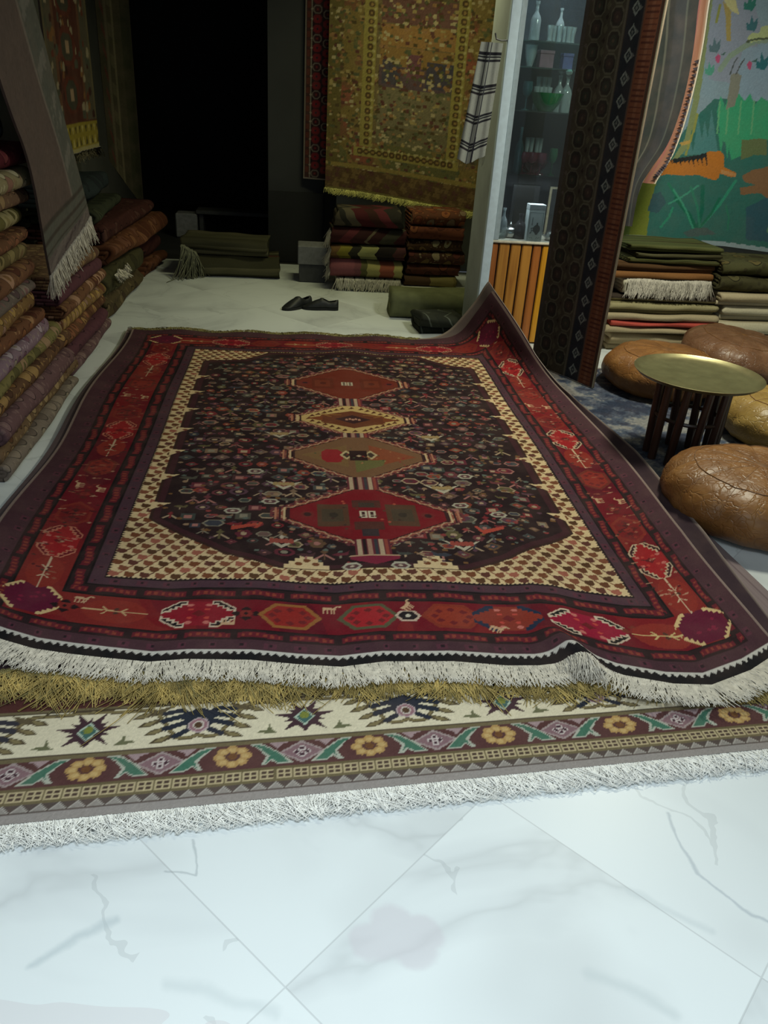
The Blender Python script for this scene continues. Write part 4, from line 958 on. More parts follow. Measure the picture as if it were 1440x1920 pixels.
tag(pl.build('low_bench', plain('dark_bench_wood', (60, 60, 60), .7)), 'low dark bench in the unlit room behind the opening', 'bench')
folded('folded_rug', 'dark olive folded rug with a red stripe on the floor before the dark opening', kilimmat('olive_red_bands', [(0, (62, 60, 44)), (.35, (82, 78, 56)), (.5, (74, 40, 34)), (.72, (60, 58, 44)), (.86, (92, 88, 66))], .34, axis=0), (-.95, 7.02, 0), .80, .55, .17, 0.03, None, layers=4, seed=140, lump=.02)
folded('folded_rug', 'grey olive folded rug lying on the red striped one before the dark opening', kilimmat('olive_plain_bands', [(0, (78, 76, 56)), (.5, (88, 84, 64)), (.8, (64, 62, 46))], .5, axis=0), (-.97, 7.06, .175), .72, .50, .13, 0.0, None, layers=3, seed=141, lump=.016)
tl = [o for o in bpy.data.objects if o.get('label', '').startswith('grey olive folded rug lying')][0]
n = 40; th = np.linspace(0, 1, n); R = np.stack([.02 + .11 * th, -.045 - .02 * th, .08 - .05 * th], -1)
fr_ = fringe('tassels', R, np.tile([.12, -.12, -1.0], (n, 1)), .26, .006, plain('grey_yarn', (112, 112, 92), .9, spec=.1), tl, .25, seed=6, per=2, floor=-.173); fr_['label'] = 'drooping grey tassels'

# shoes: two black slip-ons pointing left
def shoe(label, loc, rz):
    s = thing('black_shoe', label, 'shoe', loc, None, rz); L_ = .27; nt, na = 26, 20; V = []; Fq = []
    for k in range(nt):                          # heel at +x, toe at -x
        t = k / (nt - 1); x = .135 - L_ * t
        w = .036 * (1 - (abs(t - .12) / .12) ** 2 * .35 if t < .12 else 1) * (1 + .25 * math.sin(PI * min(1, max(0, (t - .35) / .6)))) * (1 if t < .82 else math.sqrt(max(.02, 1 - ((t - .82) / .185) ** 2)))
        h = (.075 - .012 * t / .25) if t < .25 else (.063 + .022 * math.sin(PI * (t - .25) / .4) if t < .5 else .081 * (1 - ((t - .45) / .62) ** 1.35))
        h = max(h, .022)
        for j in range(na):
            a = PI * j / (na - 1); y = -w * math.cos(a); zz = .016 + (h - .016) * math.sin(a) ** .55; V.append((x, y, zz))
    for k in range(nt - 1):
        for j in range(na - 1):
            if 2 <= k <= 9 and 6 <= j <= 12: continue       # foot opening
            Fq.append((k * na + j, k * na + j + 1, (k + 1) * na + j + 1, (k + 1) * na + j))
    mb = MB(); mb.add(V, Fq); mb.add([V[j] for j in range(na)], [tuple(range(na))]); mb.add([V[(nt - 1) * na + j] for j in range(na)], [tuple(range(na - 1, -1, -1))])
    up = mb.build('upper', plain('black_leather', (24, 26, 27), .55), s, True); sol = up.modifiers.new('thick', 'SOLIDIFY'); sol.thickness = .003
    so = MB(); ring = []
    for k in range(nt): ring.append((V[k * na][0] * 1.02, V[k * na][1] * 1.08))
    for k in range(nt - 1, -1, -1): ring.append((V[k * na + na - 1][0] * 1.02, V[k * na + na - 1][1] * 1.08))
    n = len(ring); so.add([(x, y, 0) for x, y in ring] + [(x, y, .018) for x, y in ring], [tuple(range(n - 1, -1, -1)), tuple(range(n, 2 * n))] + [(i, (i + 1) % n, n + (i + 1) % n, n + i) for i in range(n)])
    so.build('sole', plain('rubber_sole', (16, 17, 18), .8), s)
    ins = MB(); ins.add([(x * .9, y * .85, .022) for x, y in ring], [tuple(range(n))]); ins.build('insole', plain('insole_cloth', (30, 30, 28), .9), s)
    return s
shoe('black slip-on shoe with its toe turned to the viewer, left of the pair', (.0, 6.10, 0), .75)
shoe('black slip-on shoe seen side-on, right of the pair on the marble', (.175, 6.09, 0), .02)

# the kilim stacks under the gold hanging
wp = tag(MB().box((.86, 6.70, 0), (1.42, 7.20, .055), bev=.008).build('low_plinth', plain('white_plinth', (206, 206, 190), .5, var=.04)), 'low white plinth under the right centre kilim stack', 'plinth')
K = kilimmat
k_white = K('white_black_stripes', [(0, (196, 192, 170)), (.62, (60, 58, 46)), (.78, (196, 192, 170))], .085)
k_pinkcream = K('pink_cream_blocks', [(0, (140, 84, 88)), (.30, (124, 76, 80)), (.38, (96, 92, 58)), (.46, (168, 158, 100)), (.62, (150, 84, 66)), (.80, (168, 158, 100))], .66)
k_dark = K('dark_yellow_blocks', [(0, (112, 84, 52)), (.13, (128, 118, 48)), (.28, (50, 48, 38)), (.40, (150, 148, 96)), (.62, (46, 40, 36)), (.85, (84, 52, 50))], .64, zig=.04)
k_stripe = K('dark_striped_kilim', [(0, (82, 74, 60)), (.14, (48, 46, 40)), (.22, (88, 80, 64)), (.34, (76, 34, 36)), (.52, (64, 40, 34)), (.66, (96, 44, 48)), (.80, (50, 46, 40))], .66, zig=.12)
k_stripe2 = K('maroon_diagonal_kilim', [(0, (70, 66, 52)), (.2, (66, 36, 36)), (.45, (92, 44, 46)), (.6, (58, 34, 32)), (.8, (104, 92, 72)), (.84, (60, 36, 34))], .6, zig=.2)
z = 0.0; GC = 'kilims in the left centre stack'
lc = [('white kilim with dark stripes and a fringe at the bottom of the left centre stack', k_white, .10), ('pink and cream blocked kilim with a rust medallion in the left centre stack', k_pinkcream, .145), ('dark kilim with yellow and cream blocks in the middle of the left centre stack', k_dark, .115), ('maroon diagonal striped kilim, second from top of the left centre stack', k_stripe2, .13), ('dark striped kilim topping the left centre stack below the gold hanging', k_stripe, .145)]
for i, (lb, mt, h) in enumerate(lc):
    x0, L_ = [(.33, .53), (.275, .60), (.27, .615), (.265, .62), (.285, .57)][i]
    o = folded('folded_kilim', lb, mt, (x0, 6.74 + .01 * (i % 2), z), L_, .42, h, 0.0, GC, layers=[4, 4, 5, 4, 4][i], seed=160 + i, lump=.01, bulge=.01, bow=[0, 0, 0, -.1, -.5][i])
    if i == 1:
        md = MB(); md.add([(.30, -.004, .07), (.36, -.012, .03), (.42, -.004, .07), (.36, -.008, .135)], [(0, 1, 2, 3)]); 
    if i in (1, 2, 3):
        n = 26; R = np.stack([np.full(n, .006), np.linspace(.02, .3, n), np.full(n, h * .6)], -1); fr = fringe('fringe', R, np.tile([-.35, -.1, -1.0], (n, 1)), .13, .004, M_yarn, o, .2, seed=i, per=2)
    if i == 0:
        n = 46; R = np.stack([np.linspace(.01, L_ - .01, n), np.full(n, -.004), np.full(n, .098)], -1); fringe('fringe', R, np.tile([0, -.12, -1.0], (n, 1)), .095, .0045, M_yarn, o, .15, seed=3, per=3)
    z += h + .003
z = .057; GC = 'kilims in the right centre stack'
rc = [('khaki boxed kilim at the bottom of the right centre stack, on the white plinth', K('khaki_boxes', [(0, (78, 58, 42)), (.42, (120, 108, 66)), (.80, (104, 92, 54)), (.9, (70, 50, 38))], .52), .085), ('brown rust kilim lying on the khaki boxed one, right centre stack', R_('rust_box', (86, 50, 38), [(110, 62, 46), (70, 44, 34)], 8, seed=30.0, size=.24), .09), ('dark kilim with pale crosses in the middle of the right centre stack', R_('cross_kilim', (70, 46, 36), [(150, 134, 104), (96, 50, 42), (112, 90, 56)], 14, seed=31.0), .10), ('kilim with a cream scalloped edge in the right centre stack', R_('scallop_kilim', (78, 56, 38), [(170, 158, 118), (64, 40, 32), (120, 92, 56)], 15, seed=32.0), .09), ('rust kilim, second from top of the right centre stack', R_('rust_band', (96, 54, 38), [(120, 72, 46), (76, 40, 32)], 11, seed=33.0, size=.25), .10), ('orange dotted kilim topping the right centre stack', R_('orange_dots', (100, 62, 44), [(150, 90, 54), (130, 110, 86), (110, 60, 42)], 14, seed=34.0, size=.36), .12)]
for i, (lb, mt, h) in enumerate(rc):
    folded('folded_kilim', lb, mt, (.895 + .01 * (i % 3), 6.76 + .012 * (i % 2), z), [.44, .45, .47, .46, .45, .44][i], .40, h, 0.02 * (i % 2), GC, layers=4, seed=180 + i, lump=.012, bulge=.012); z += h + .003

# gold patchwork hanging and red runner
def gold_canvas():
    c = hang_canvas(1.38, 1.95, .008, (128, 108, 62)); X, Y = c.X, c.Y; n = vnoise(X, Y, 3.2, 40, 4)
    c.mask(n > .5, (120, 84, 58)); c.mask(n > .9, (138, 82, 62)); c.mask(n < -.6, (104, 100, 62)); c.mask((X < .12), (104, 92, 52)); c.mask(X > 1.28, (112, 96, 52))
    b0, b1, t0 = .34, 1.02, .42
    fr = lambda x0, x1, y0, y1: (X > x0) & (X < x1) & (Y > y0) & (Y < y1)
    c.mask(fr(b0, b1, t0, 2.0), (116, 100, 66))
    for y0, y1, k in ((.42, .56, (112, 104, 74)), (.56, .86, (120, 110, 82)), (.86, 1.02, (92, 74, 78)), (1.02, 1.16, (140, 108, 62)), (1.16, 1.32, (150, 112, 66)), (1.32, 1.50, (108, 76, 68)), (1.50, 1.72, (98, 90, 60)), (1.72, 2.0, (70, 68, 62))): c.mask(fr(b0 + .08, b1, y0, y1), k)
    c.mask(fr(b0 + .1, b0 + .25, .88, 1.06), (74, 70, 78)); c.mask(fr(b1 - .22, b1, .88, 1.08), (70, 66, 78)); c.mask(fr(b0 + .3, b1 - .26, .94, 1.12), (112, 72, 78))
    gg = np.random.default_rng(8)
    for i in range(2200):
        x, y = gg.uniform(0, 1.38), gg.uniform(0, 1.95); r = gg.uniform(.006, .016); k = [(160, 140, 90), (84, 70, 44), (150, 112, 74), (96, 60, 52), (88, 90, 62), (176, 160, 120)][int(gg.integers(6))]
        [c.ell(x, y, r, r, k), c.dia(x, y, r * 1.3, r, k)] if i % 2 else c.rect(x - r, x + r, y - r * .5, y + r * .5, k)
    for band in ('L', 'R', 'B'):
        for i in range(26):
            if band == 'B':
                x, y = b0 - .05 + i * .032, .34
                if x > b1 + .08: continue
            else: x, y = (b0, .42 + i * .06) if band == 'L' else (b1 + .05, .42 + i * .06)
            c.rect(x - .045, x + .045, y - .032, y + .032, (150, 136, 74))
        for i in range(26):
            if band == 'B':
                x, y = b0 - .05 + i * .055, .34
                if x > b1 + .08: continue
            else: x, y = (b0, .42 + i * .06) if band == 'L' else (b1 + .05, .42 + i * .06)
            c.ell(x, y, .026, .024, (84, 66, 40)); c.ell(x, y, .012, .010, (150, 120, 70)); c.dia(x + .03, y + .03, .014, .014, (176, 164, 110))
    c.rect(.05, 1.35, .20, .225, (146, 126, 70)); c.mask(Y < .19, (94, 72, 46)); n2 = snoise(X * 14, Y * 14, 17, 5, 3); c.mask((Y < .19) & (n2 > .3), (120, 96, 60)); c.mask((Y < .19) & (n2 < -.5), (92, 60, 52)); c.rect(0, 1.38, 0, .02, (120, 108, 60))
    c.img = c.img * 1.0; c.abrash(.10, 31, 3); c.speck(.10, 5); return c
gr, P = hang('hanging_rug', 'gold and brown patchwork hanging with a pale yellow fringe, centre back wall', 'rug', (.235, 7.56), (1.60, 7.28), .66, 2.59, gold_canvas(), seed=9, wave=.016, hem=lambda u: .045 * np.cos(u * 2.6) - .03 * u)
n = 300; k = np.linspace(0, P.shape[1] - 1, n).astype(int); o = fringe('fringe', P[0][k], np.tile([0, -.3, -.6], (n, 1)).astype(float), .05, .004, plain('straw_yarn', (188, 182, 110), .9, var=.2, scale=20, spec=.1), None, .5, seed=41, per=2, wild=.5); local(o, gr)
c = hang_canvas(.31, 1.9, .005, (44, 30, 36)); X, Y = c.X, c.Y
c.mask(X < .012, (120, 110, 100)); c.mask((X > .012) & (X < .055), (70, 46, 44)); c.mask(np.abs(X - .058) < .006, (128, 120, 108)); c.mask(X > .25, (40, 38, 44)); c.mask(Y < .014, (128, 118, 110))
for i in range(27):
    y = .05 + i * .072
    for q, x in enumerate((.105, .19)):
        kk = (i + q) % 3
        c.octa(x, y + .036 * q, .036, .033, (110, 100, 92) if kk == 0 else (104, 40, 46)); c.octa(x, y + .036 * q, .026, .024, (60, 34, 40) if kk == 0 else (120, 36, 44)); c.ell(x, y + .036 * q, .010, .009, (44, 40, 50) if kk else (120, 46, 50))
    c.dia(.058, y, .011, .012, (150, 140, 124)); c.rect(.022, .045, y + .012, y + .055, (96, 52, 44)); c.dia(.235, y, .013, .015, (92, 90, 84))
c.abrash(.08, 3); c.speck(.06, 4)
hang('hanging_runner', 'narrow dark red runner with octagons hanging left of the gold patchwork', 'rug', (.045, 7.84), (.345, 7.74), .745, 2.59, c, seed=12, wave=.004)

# olive roll and dark bundle on the floor
folded('folded_rug', 'plain olive felt rug folded thickly on the floor behind the lifted corner', plain('olive_felt', (96, 98, 70), .95, var=.08, scale=12, spec=.1, bump=.2), (.69, 5.86, 0), .78, .48, .19, -.02, None, layers=2, seed=200, lump=.012, bulge=.02)
folded('cloth_bundle', 'dark crumpled cloth bundle with pale streaks leaning against the olive felt rug', kilimmat('charcoal_streaks', [(0, (48, 50, 44)), (.55, (96, 100, 92)), (.62, (54, 56, 48))], .16, zig=.08), (.86, 5.46, 0), .30, .30, .15, .12, None, layers=3, seed=201, lump=.035, bulge=.05)
# ------------------------------------------------------------------ scarf on the pillar
def scarf():
    cs = Canvas(0, .40, 0, .90, .006, (176, 178, 170)); X, Y = cs.X, cs.Y
    for y in (.10, .31, .53, .77):
        for d in (0, .028, .050): cs.mask(np.abs(Y - y - d) < (.010 if d != .028 else .006), (44, 44, 52))
    for x in (.13, .185): cs.mask(np.abs(X - x) < .008, (66, 66, 74))
    cs.mask((X > .19) & (X < .20) & (Y < .2), (50, 46, 54)); cs.speck(.04, 2)
    u, v = X / .40, Y / .90
    tl, tr, bl, br = at(902, 78, 5.33), at(944, 84, 5.33), at(857, 300, 5.33), at(908, 300, 5.33)
    wid = 1.0
    xl = bl[0] + (tl[0] - bl[0]) * v; xr = br[0] + (tr[0] - br[0]) * v
    z = bl[2] + (tl[2] - bl[2]) * v + .04 * (1 - v) * (np.abs(u - .35) * 2 - .5) 
    y = 5.335 - .030 * np.maximum(np.sin(PI * u), 0) ** .8 * (.6 + .4 * np.sin(PI * np.clip(v, 0, 1))) - .011 * np.sin(u * 15 + v * 2) * (1 - .3 * v)
    P = np.stack([xl + (xr - xl) * u, y, z], -1)
    s = thing('checked_scarf', 'white scarf with dark double checks hanging at the grey side of the glass cabinet', 'scarf', (1.1, 5.33, 1.1))
    local(sheet('cloth', P, M_wool, cs.img, .008, (150, 150, 144), step=5), s)
    n = 40; k = np.linspace(0, P.shape[1] - 1, n).astype(int); local(fringe('fringe', P[0][k], np.tile([-.15, 0, -1.0], (n, 1)), .05, .003, plain('dark_yarn', (70, 66, 64), .9, spec=.1), None, .4, seed=3, per=1), s)
    local(MB().tube([(1.225, 5.345, 1.80), (1.17, 5.335, 1.795), (1.14, 5.33, 1.80), (1.13, 5.33, 1.83)], .005).build('hook', plain('steel_hook', (130, 130, 132), .35, 1), None, True), s)
scarf()

# ------------------------------------------------------------------ glass cabinet with a wooden base
def wood(name, c, dk, sc=1.0):
    t = NT(name); o = t.obj(); mp = t.new('ShaderNodeMapping'); t.link(o, mp.inputs[0]); mp.inputs['Scale'].default_value = (14 * sc, 14 * sc, .9 * sc)
    n = t.new('ShaderNodeTexNoise', Scale=2.2, Detail=5.0, Roughness=.6, Distortion=.6); t.link(mp.outputs[0], n.inputs['Vector'])
    t.col(t.ramp(n.outputs['Fac'], [(.3, dk), (.6, c)])); t.rough(.35); return t.m
M_w1 = wood('honey_plank', (184, 128, 54), (150, 94, 38)); M_w2 = wood('orange_plank', (170, 102, 46), (128, 72, 34)); M_w3 = wood('amber_plank', (206, 146, 36), (176, 112, 26))
M_groove = plain('dark_groove', (64, 40, 26), .7)
M_frame = plain('blue_grey_aluminium', (150, 164, 172), .45, .0, var=.04)
CX0, CX1, CY, CB, CT = 1.262, 2.0, 5.35, 5.80, .68
cab = thing('glass_cabinet', 'glass display cabinet on a yellow plank base beside the octagon patterned hanging', 'cabinet', (1.6, 5.55, 0))
local(MB().box((CX0 + .012, CY + .012, 0), (CX1, CB, CT - .02)).build('base', M_groove), cab)
edges = [CX0, 1.312, 1.39, 1.465, 1.54, 1.603, 1.665, 1.76, CX1]
for i in range(8):
    mt = [M_w2, M_w1, M_w1, M_w1, M_w2, M_w3, M_w1, M_w2][i]
    local(MB().box((edges[i] + .005, CY - .006, .01), (edges[i + 1] - .005, CY + .014, CT - .022), bev=.006).build('plank', mt), cab)
cl_ = bpy.data.lights.new('added_cabinet_fill', 'AREA'); cl_.shape = 'RECTANGLE'; cl_.size = .5; cl_.size_y = .06; cl_.energy = 13; cl_.color = (.85, .94, 1); clo = bpy.data.objects.new('added_cabinet_fill', cl_); COL.objects.link(clo); clo.location = (1.6, 5.43, 2.53)  # invented fill light inside the case top, added to brighten the glassware
local(MB().box((CX0, CY - .02, CT - .016), (CX1, CB, CT), bev=.004).build('counter_top', plain('pale_counter', (196, 188, 170), .4)), cab)
local(MB().box((1.208, CY - .025, 0), (1.266, CY + .02, CEIL), bev=.003).build('corner_post', plain('white_post_paint', (188, 204, 216), .5, var=.03)), cab)
local(MB().box((1.210, CY + .02, 0), (1.232, CB, CEIL)).build('side_panel', plain('grey_panel_paint', (150, 155, 155), .7, var=.05, scale=6)), cab)
fm = MB(); fm.box((1.267, CY - .015, CT), (1.302, CY + .03, CEIL), bev=.003); fm.box((1.302, CY - .015, 2.55), (CX1, CY + .02, CEIL), bev=.003)
local(fm.build('frame', M_frame), cab)
local(MB().box((1.234, CB - .02, CT), (CX1, CB, CEIL)).build('back_panel', plain('dark_blue_back', (24, 30, 36), .6, spec=.2)), cab)
def glassmat(name, c=(225, 240, 236), a=.12, rough=.04):
    t = NT(name); t.n.remove(t.b); out = t.n['Material Output']
    tr = t.new('ShaderNodeBsdfTransparent'); tr.inputs[0].default_value = rgba(c)
    gl = t.new('ShaderNodeBsdfGlossy'); gl.inputs['Roughness'].default_value = rough; gl.inputs['Color'].default_value = (1, 1, 1, 1)
    fr = t.new('ShaderNodeFresnel', IOR=1.45); df = t.new('ShaderNodeBsdfDiffuse'); df.inputs[0].default_value = rgba(c)
    mx0 = t.new('ShaderNodeMixShader'); mx0.inputs[0].default_value = a; t.link(tr.outputs[0], mx0.inputs[1]); t.link(df.outputs[0], mx0.inputs[2])
    mx = t.new('ShaderNodeMixShader'); t.link(fr.outputs[0], mx.inputs[0]); t.link(mx0.outputs[0], mx.inputs[1]); t.link(gl.outputs[0], mx.inputs[2]); t.link(mx.outputs[0], out.inputs[0]); return t.m
G_pane = glassmat('clear_pane', (236, 244, 244), .015, .02); G_clear = glassmat('clear_glass', (214, 224, 226), .22, .14); G_green = glassmat('green_glass', (72, 150, 108), .30, .08); G_red = glassmat('plum_glass', (150, 70, 92), .35, .1); G_teal = glassmat('teal_glass', (60, 120, 126), .3, .08); G_shelf = glassmat('shelf_glass', (206, 226, 220), .03, .05)
local(MB().box((1.302, CY - .012, CT), (CX1, CY - .006, 2.55)).build('front_pane', G_pane), cab)
shelves = {}
for nm, py in (('top', 78), ('second', 127), ('third', 208), ('fourth', 326)):
    zz = float(at(1010, py, 5.49)[2]); shelves[nm] = zz
    local(MB().box((1.305, CY + .03, zz - .008), (CX1, CB - .022, zz)).build('shelf', G_shelf), cab)
shelves['base'] = CT
def small(name, label, cat, px, shelf, y, build, group=None):
    y = CY + (y - 6.80) * .787; p = at(px, 200, y); x = float(p[0]); zz = shelves[shelf]
    # stand on the shelf: follow the upright through the measured column
    for _ in range(3):
        pr = np.array([x, y, zz]) - np.array([0, 0, CAMH]); cx = pr @ RIGHT; cz = pr @ FWD; x += (px - (720 + F * cx / cz)) * cz / F
    o = thing(name, label, cat, (x, y, zz), group); o.scale = (.787,) * 3; build(o); return o
def B_bottle(h, r, mat, stop=None):
    def f(o):
        MB().lathe([(r * .95, 0), (r, .01), (r, h * .52), (r * .8, h * .62), (r * .32, h * .74), (r * .30, h * .92), (r * .42, h * .93), (r * .42, h)], n=16).build('body', mat, o, True)
        if stop: MB().lathe([(r * .2, h), (r * .55, h * 1.04), (r * .6, h * 1.10), (r * .3, h * 1.16), (.002, h * 1.17)], n=14).build('stopper', stop, o, True)
    return f
def B_glass(h, r, mat): return lambda o: MB().lathe([(r * .7, 0), (r * .75, .004), (r * .62, h * .4), (r, h), (r * .93, h), (r * .55, h * .4), (r * .5, .012)], n=16).build('bowl', mat, o, True)
def B_goblet(h, r, mat):
    def f(o):
        MB().lathe([(r * .8, 0), (r * .75, .006), (r * .12, .014), (r * .12, h * .42)], n=16).build('stem', mat, o, True); MB().lathe([(r * .12, h * .42), (r * .8, h * .55), (r, h * .75), (r * .9, h), (r * .84, h), (r * .9, h * .75), (r * .6, h * .56)], n=16).build('bowl', mat, o, True)
    return f
def B_bowl(h, r, mat): return lambda o: MB().lathe([(r * .4, 0), (r * .45, .006), (r * .8, h * .45), (r, h), (r * .96, h), (r * .7, h * .45), (r * .3, .014)], n=24).build('bowl', mat, o, True)
def B_box(w, d, h, mat, lidm=None):
    def f(o):
        MB().box((-w / 2, -d / 2, 0), (w / 2, d / 2, h * .8), bev=.003).build('body', mat, o); MB().box((-w / 2 - .003, -d / 2 - .003, h * .8), (w / 2 + .003, d / 2 + .003, h), bev=.003).build('lid', lidm or mat, o)
    return f
GG = 'clear tea glasses on the top cabinet shelf'
for i, px in enumerate((1029, 1037, 1046, 1056, 1064, 1071)): small('tea_glass', 'small clear tea glass in the row on the top cabinet shelf', 'glass', px, 'top', 6.93 + .02 * (i % 2), B_glass(.11, .028, G_clear), GG)
small('glass_vase', 'tall clear glass vase at the left end of the top cabinet shelf', 'vase', 1000, 'top', 6.96, B_bottle(.26, .04, G_clear)); small('glass_bottle', 'tall frosted bottle behind the tea glasses on the top shelf', 'bottle', 1045, 'top', 7.10, B_bottle(.24, .035, G_clear))
small('trinket_box', 'plum coloured box on the second cabinet shelf', 'box', 1020, 'second', 6.98, B_box(.11, .1, .12, plain('plum_card', (92, 62, 76), .6))); small('trinket_box', 'dark blue box at the right of the second cabinet shelf', 'box', 1060, 'second', 6.98, B_box(.08, .08, .11, plain('blue_card', (48, 54, 104), .6)))
small('glass_jar', 'clear glass jar at the left end of the second cabinet shelf', 'jar', 992, 'second', 6.98, B_bowl(.15, .05, G_clear))
GG = 'clear glasses standing together on the third cabinet shelf'
for i, px in enumerate((1001, 1008, 1016, 1024, 1004, 1013, 1021)): small('tea_glass', 'clear glass with bright rim in the cluster on the third cabinet shelf', 'glass', px, 'third', 6.96 + (.10 if i > 3 else 0), B_glass(.24 if i > 3 else .17, .026, G_clear), GG)
small('decanter', 'clear decanter with a round stopper on the third shelf, left of the other decanter', 'decanter', 1042, 'third', 6.98, B_bottle(.26, .045, G_clear, G_clear)); small('decanter', 'clear decanter with a white round stopper, rightmost on the third cabinet shelf', 'decanter', 1056, 'third', 6.95, B_bottle(.26, .045, G_clear, plain('white_glass', (210, 214, 210), .3)))
small('glass_bowl', 'wide green glass bowl in front on the third cabinet shelf', 'bowl', 1022, 'third', 6.88, B_bowl(.13, .13, G_green)); small('goblet', 'teal glass goblet at the left of the third cabinet shelf', 'goblet', 984, 'third', 6.90, B_goblet(.20, .04, G_teal))
small('glass_bottle', 'teal bottle at the left end of the fourth cabinet shelf', 'bottle', 968, 'fourth', 6.93, B_bottle(.34, .035, G_teal))
for px, lb in ((978, 'plum glass goblet, leftmost of three on the fourth cabinet shelf'), (994, 'plum glass goblet, middle of three on the fourth cabinet shelf'), (1010, 'plum glass goblet, rightmost of three on the fourth cabinet shelf')): small('goblet', lb, 'goblet', px, 'fourth', 6.94, B_goblet(.16, .05, G_red))
small('glass_bowl', 'low plum bowl behind the goblets on the fourth cabinet shelf', 'bowl', 998, 'fourth', 7.08, B_bowl(.09, .12, G_red))
small('goblet', 'tall green glass goblet at the right of the fourth cabinet shelf', 'goblet', 1032, 'fourth', 6.92, B_goblet(.20, .035, G_green))
GG = 'clear glasses at the back of the fourth cabinet shelf'
for px in (982, 990, 1000, 1006): small('tea_glass', 'clear glass at the back of the fourth cabinet shelf', 'glass', px, 'fourth', 7.18, B_glass(.26, .022, G_clear), GG)
cl2 = bpy.data.lights.new('added_shelf_fill', 'AREA'); cl2.shape = 'RECTANGLE'; cl2.size = .45; cl2.size_y = .03; cl2.energy = 2.2; cl2.color = (.9, .96, 1); clo2 = bpy.data.objects.new('added_shelf_fill', cl2); COL.objects.link(clo2); clo2.location = (1.55, 5.40, shelves['fourth'] - .02)  # another added fill under the shelf, brightens the carton on the lowest level
# lowest level: black framed screen, silver pots, the white tea carton
def B_frame(w, h, mat, inner):
    def f(o): MB().box((-w / 2, -.012, 0), (w / 2, .012, h), bev=.004).build('frame', mat, o); MB().box((-w / 2 + .018, -.015, .018), (w / 2 - .018, -.011, h - .018)).build('picture', inner, o)
    return f
M_black = plain('black_gloss', (22, 22, 23), .35); M_silver = plain('silver', (178, 178, 176), .22, 1, var=.04); M_horn = plain('horn', (126, 116, 92), .4)
small('picture_frame', 'black framed panel on the lowest cabinet level behind the white carton', 'frame', 976, 'base', 7.20, B_frame(.24, .40, M_black, plain('dark_panel', (30, 30, 30), .3)))
small('picture_frame', 'smaller dark frame with a silver edge right of the white carton', 'frame', 1034, 'base', 7.16, B_frame(.15, .40, M_horn, plain('dark_panel_small', (32, 32, 34), .3)))
def B_teapot(s, mat):
    def f(o):
        MB().lathe([(r * s, z * s) for r, z in ((.25, 0), (.42, .04), (.5, .25), (.44, .45), (.2, .58), (.22, .6), (.08, .68), (.05, .72), (.02, .78))], n=18).build('body', mat, o, True)
        MB().tube([(-.42 * s, 0, .2 * s), (-.62 * s, 0, .3 * s), (-.72 * s, 0, .55 * s)], [.07 * s, .05 * s, .03 * s]).build('spout', mat, o, True)
        MB().tube([(.42 * s, 0, .42 * s), (.66 * s, 0, .42 * s), (.68 * s, 0, .2 * s), (.46 * s, 0, .12 * s)], .03 * s).build('handle', mat, o, True)
    return f
small('teapot', 'silver teapot with curved spout at the left of the lowest cabinet level', 'teapot', 955, 'base', 6.98, B_teapot(.16, M_silver)); small('teapot', 'small silver teapot partly hidden right of the white carton', 'teapot', 1036, 'base', 6.90, B_teapot(.15, M_silver))
small('glass_jar', 'dark glass jar standing directly left of the white carton', 'jar', 972, 'base', 6.92, B_bottle(.20, .05, glassmat('smoked_glass', (96, 92, 96), .3)))
small('glass_bottle', 'clear ribbed bottle at the far left of the lowest cabinet level', 'bottle', 940, 'base', 6.90, B_bottle(.24, .035, G_clear))
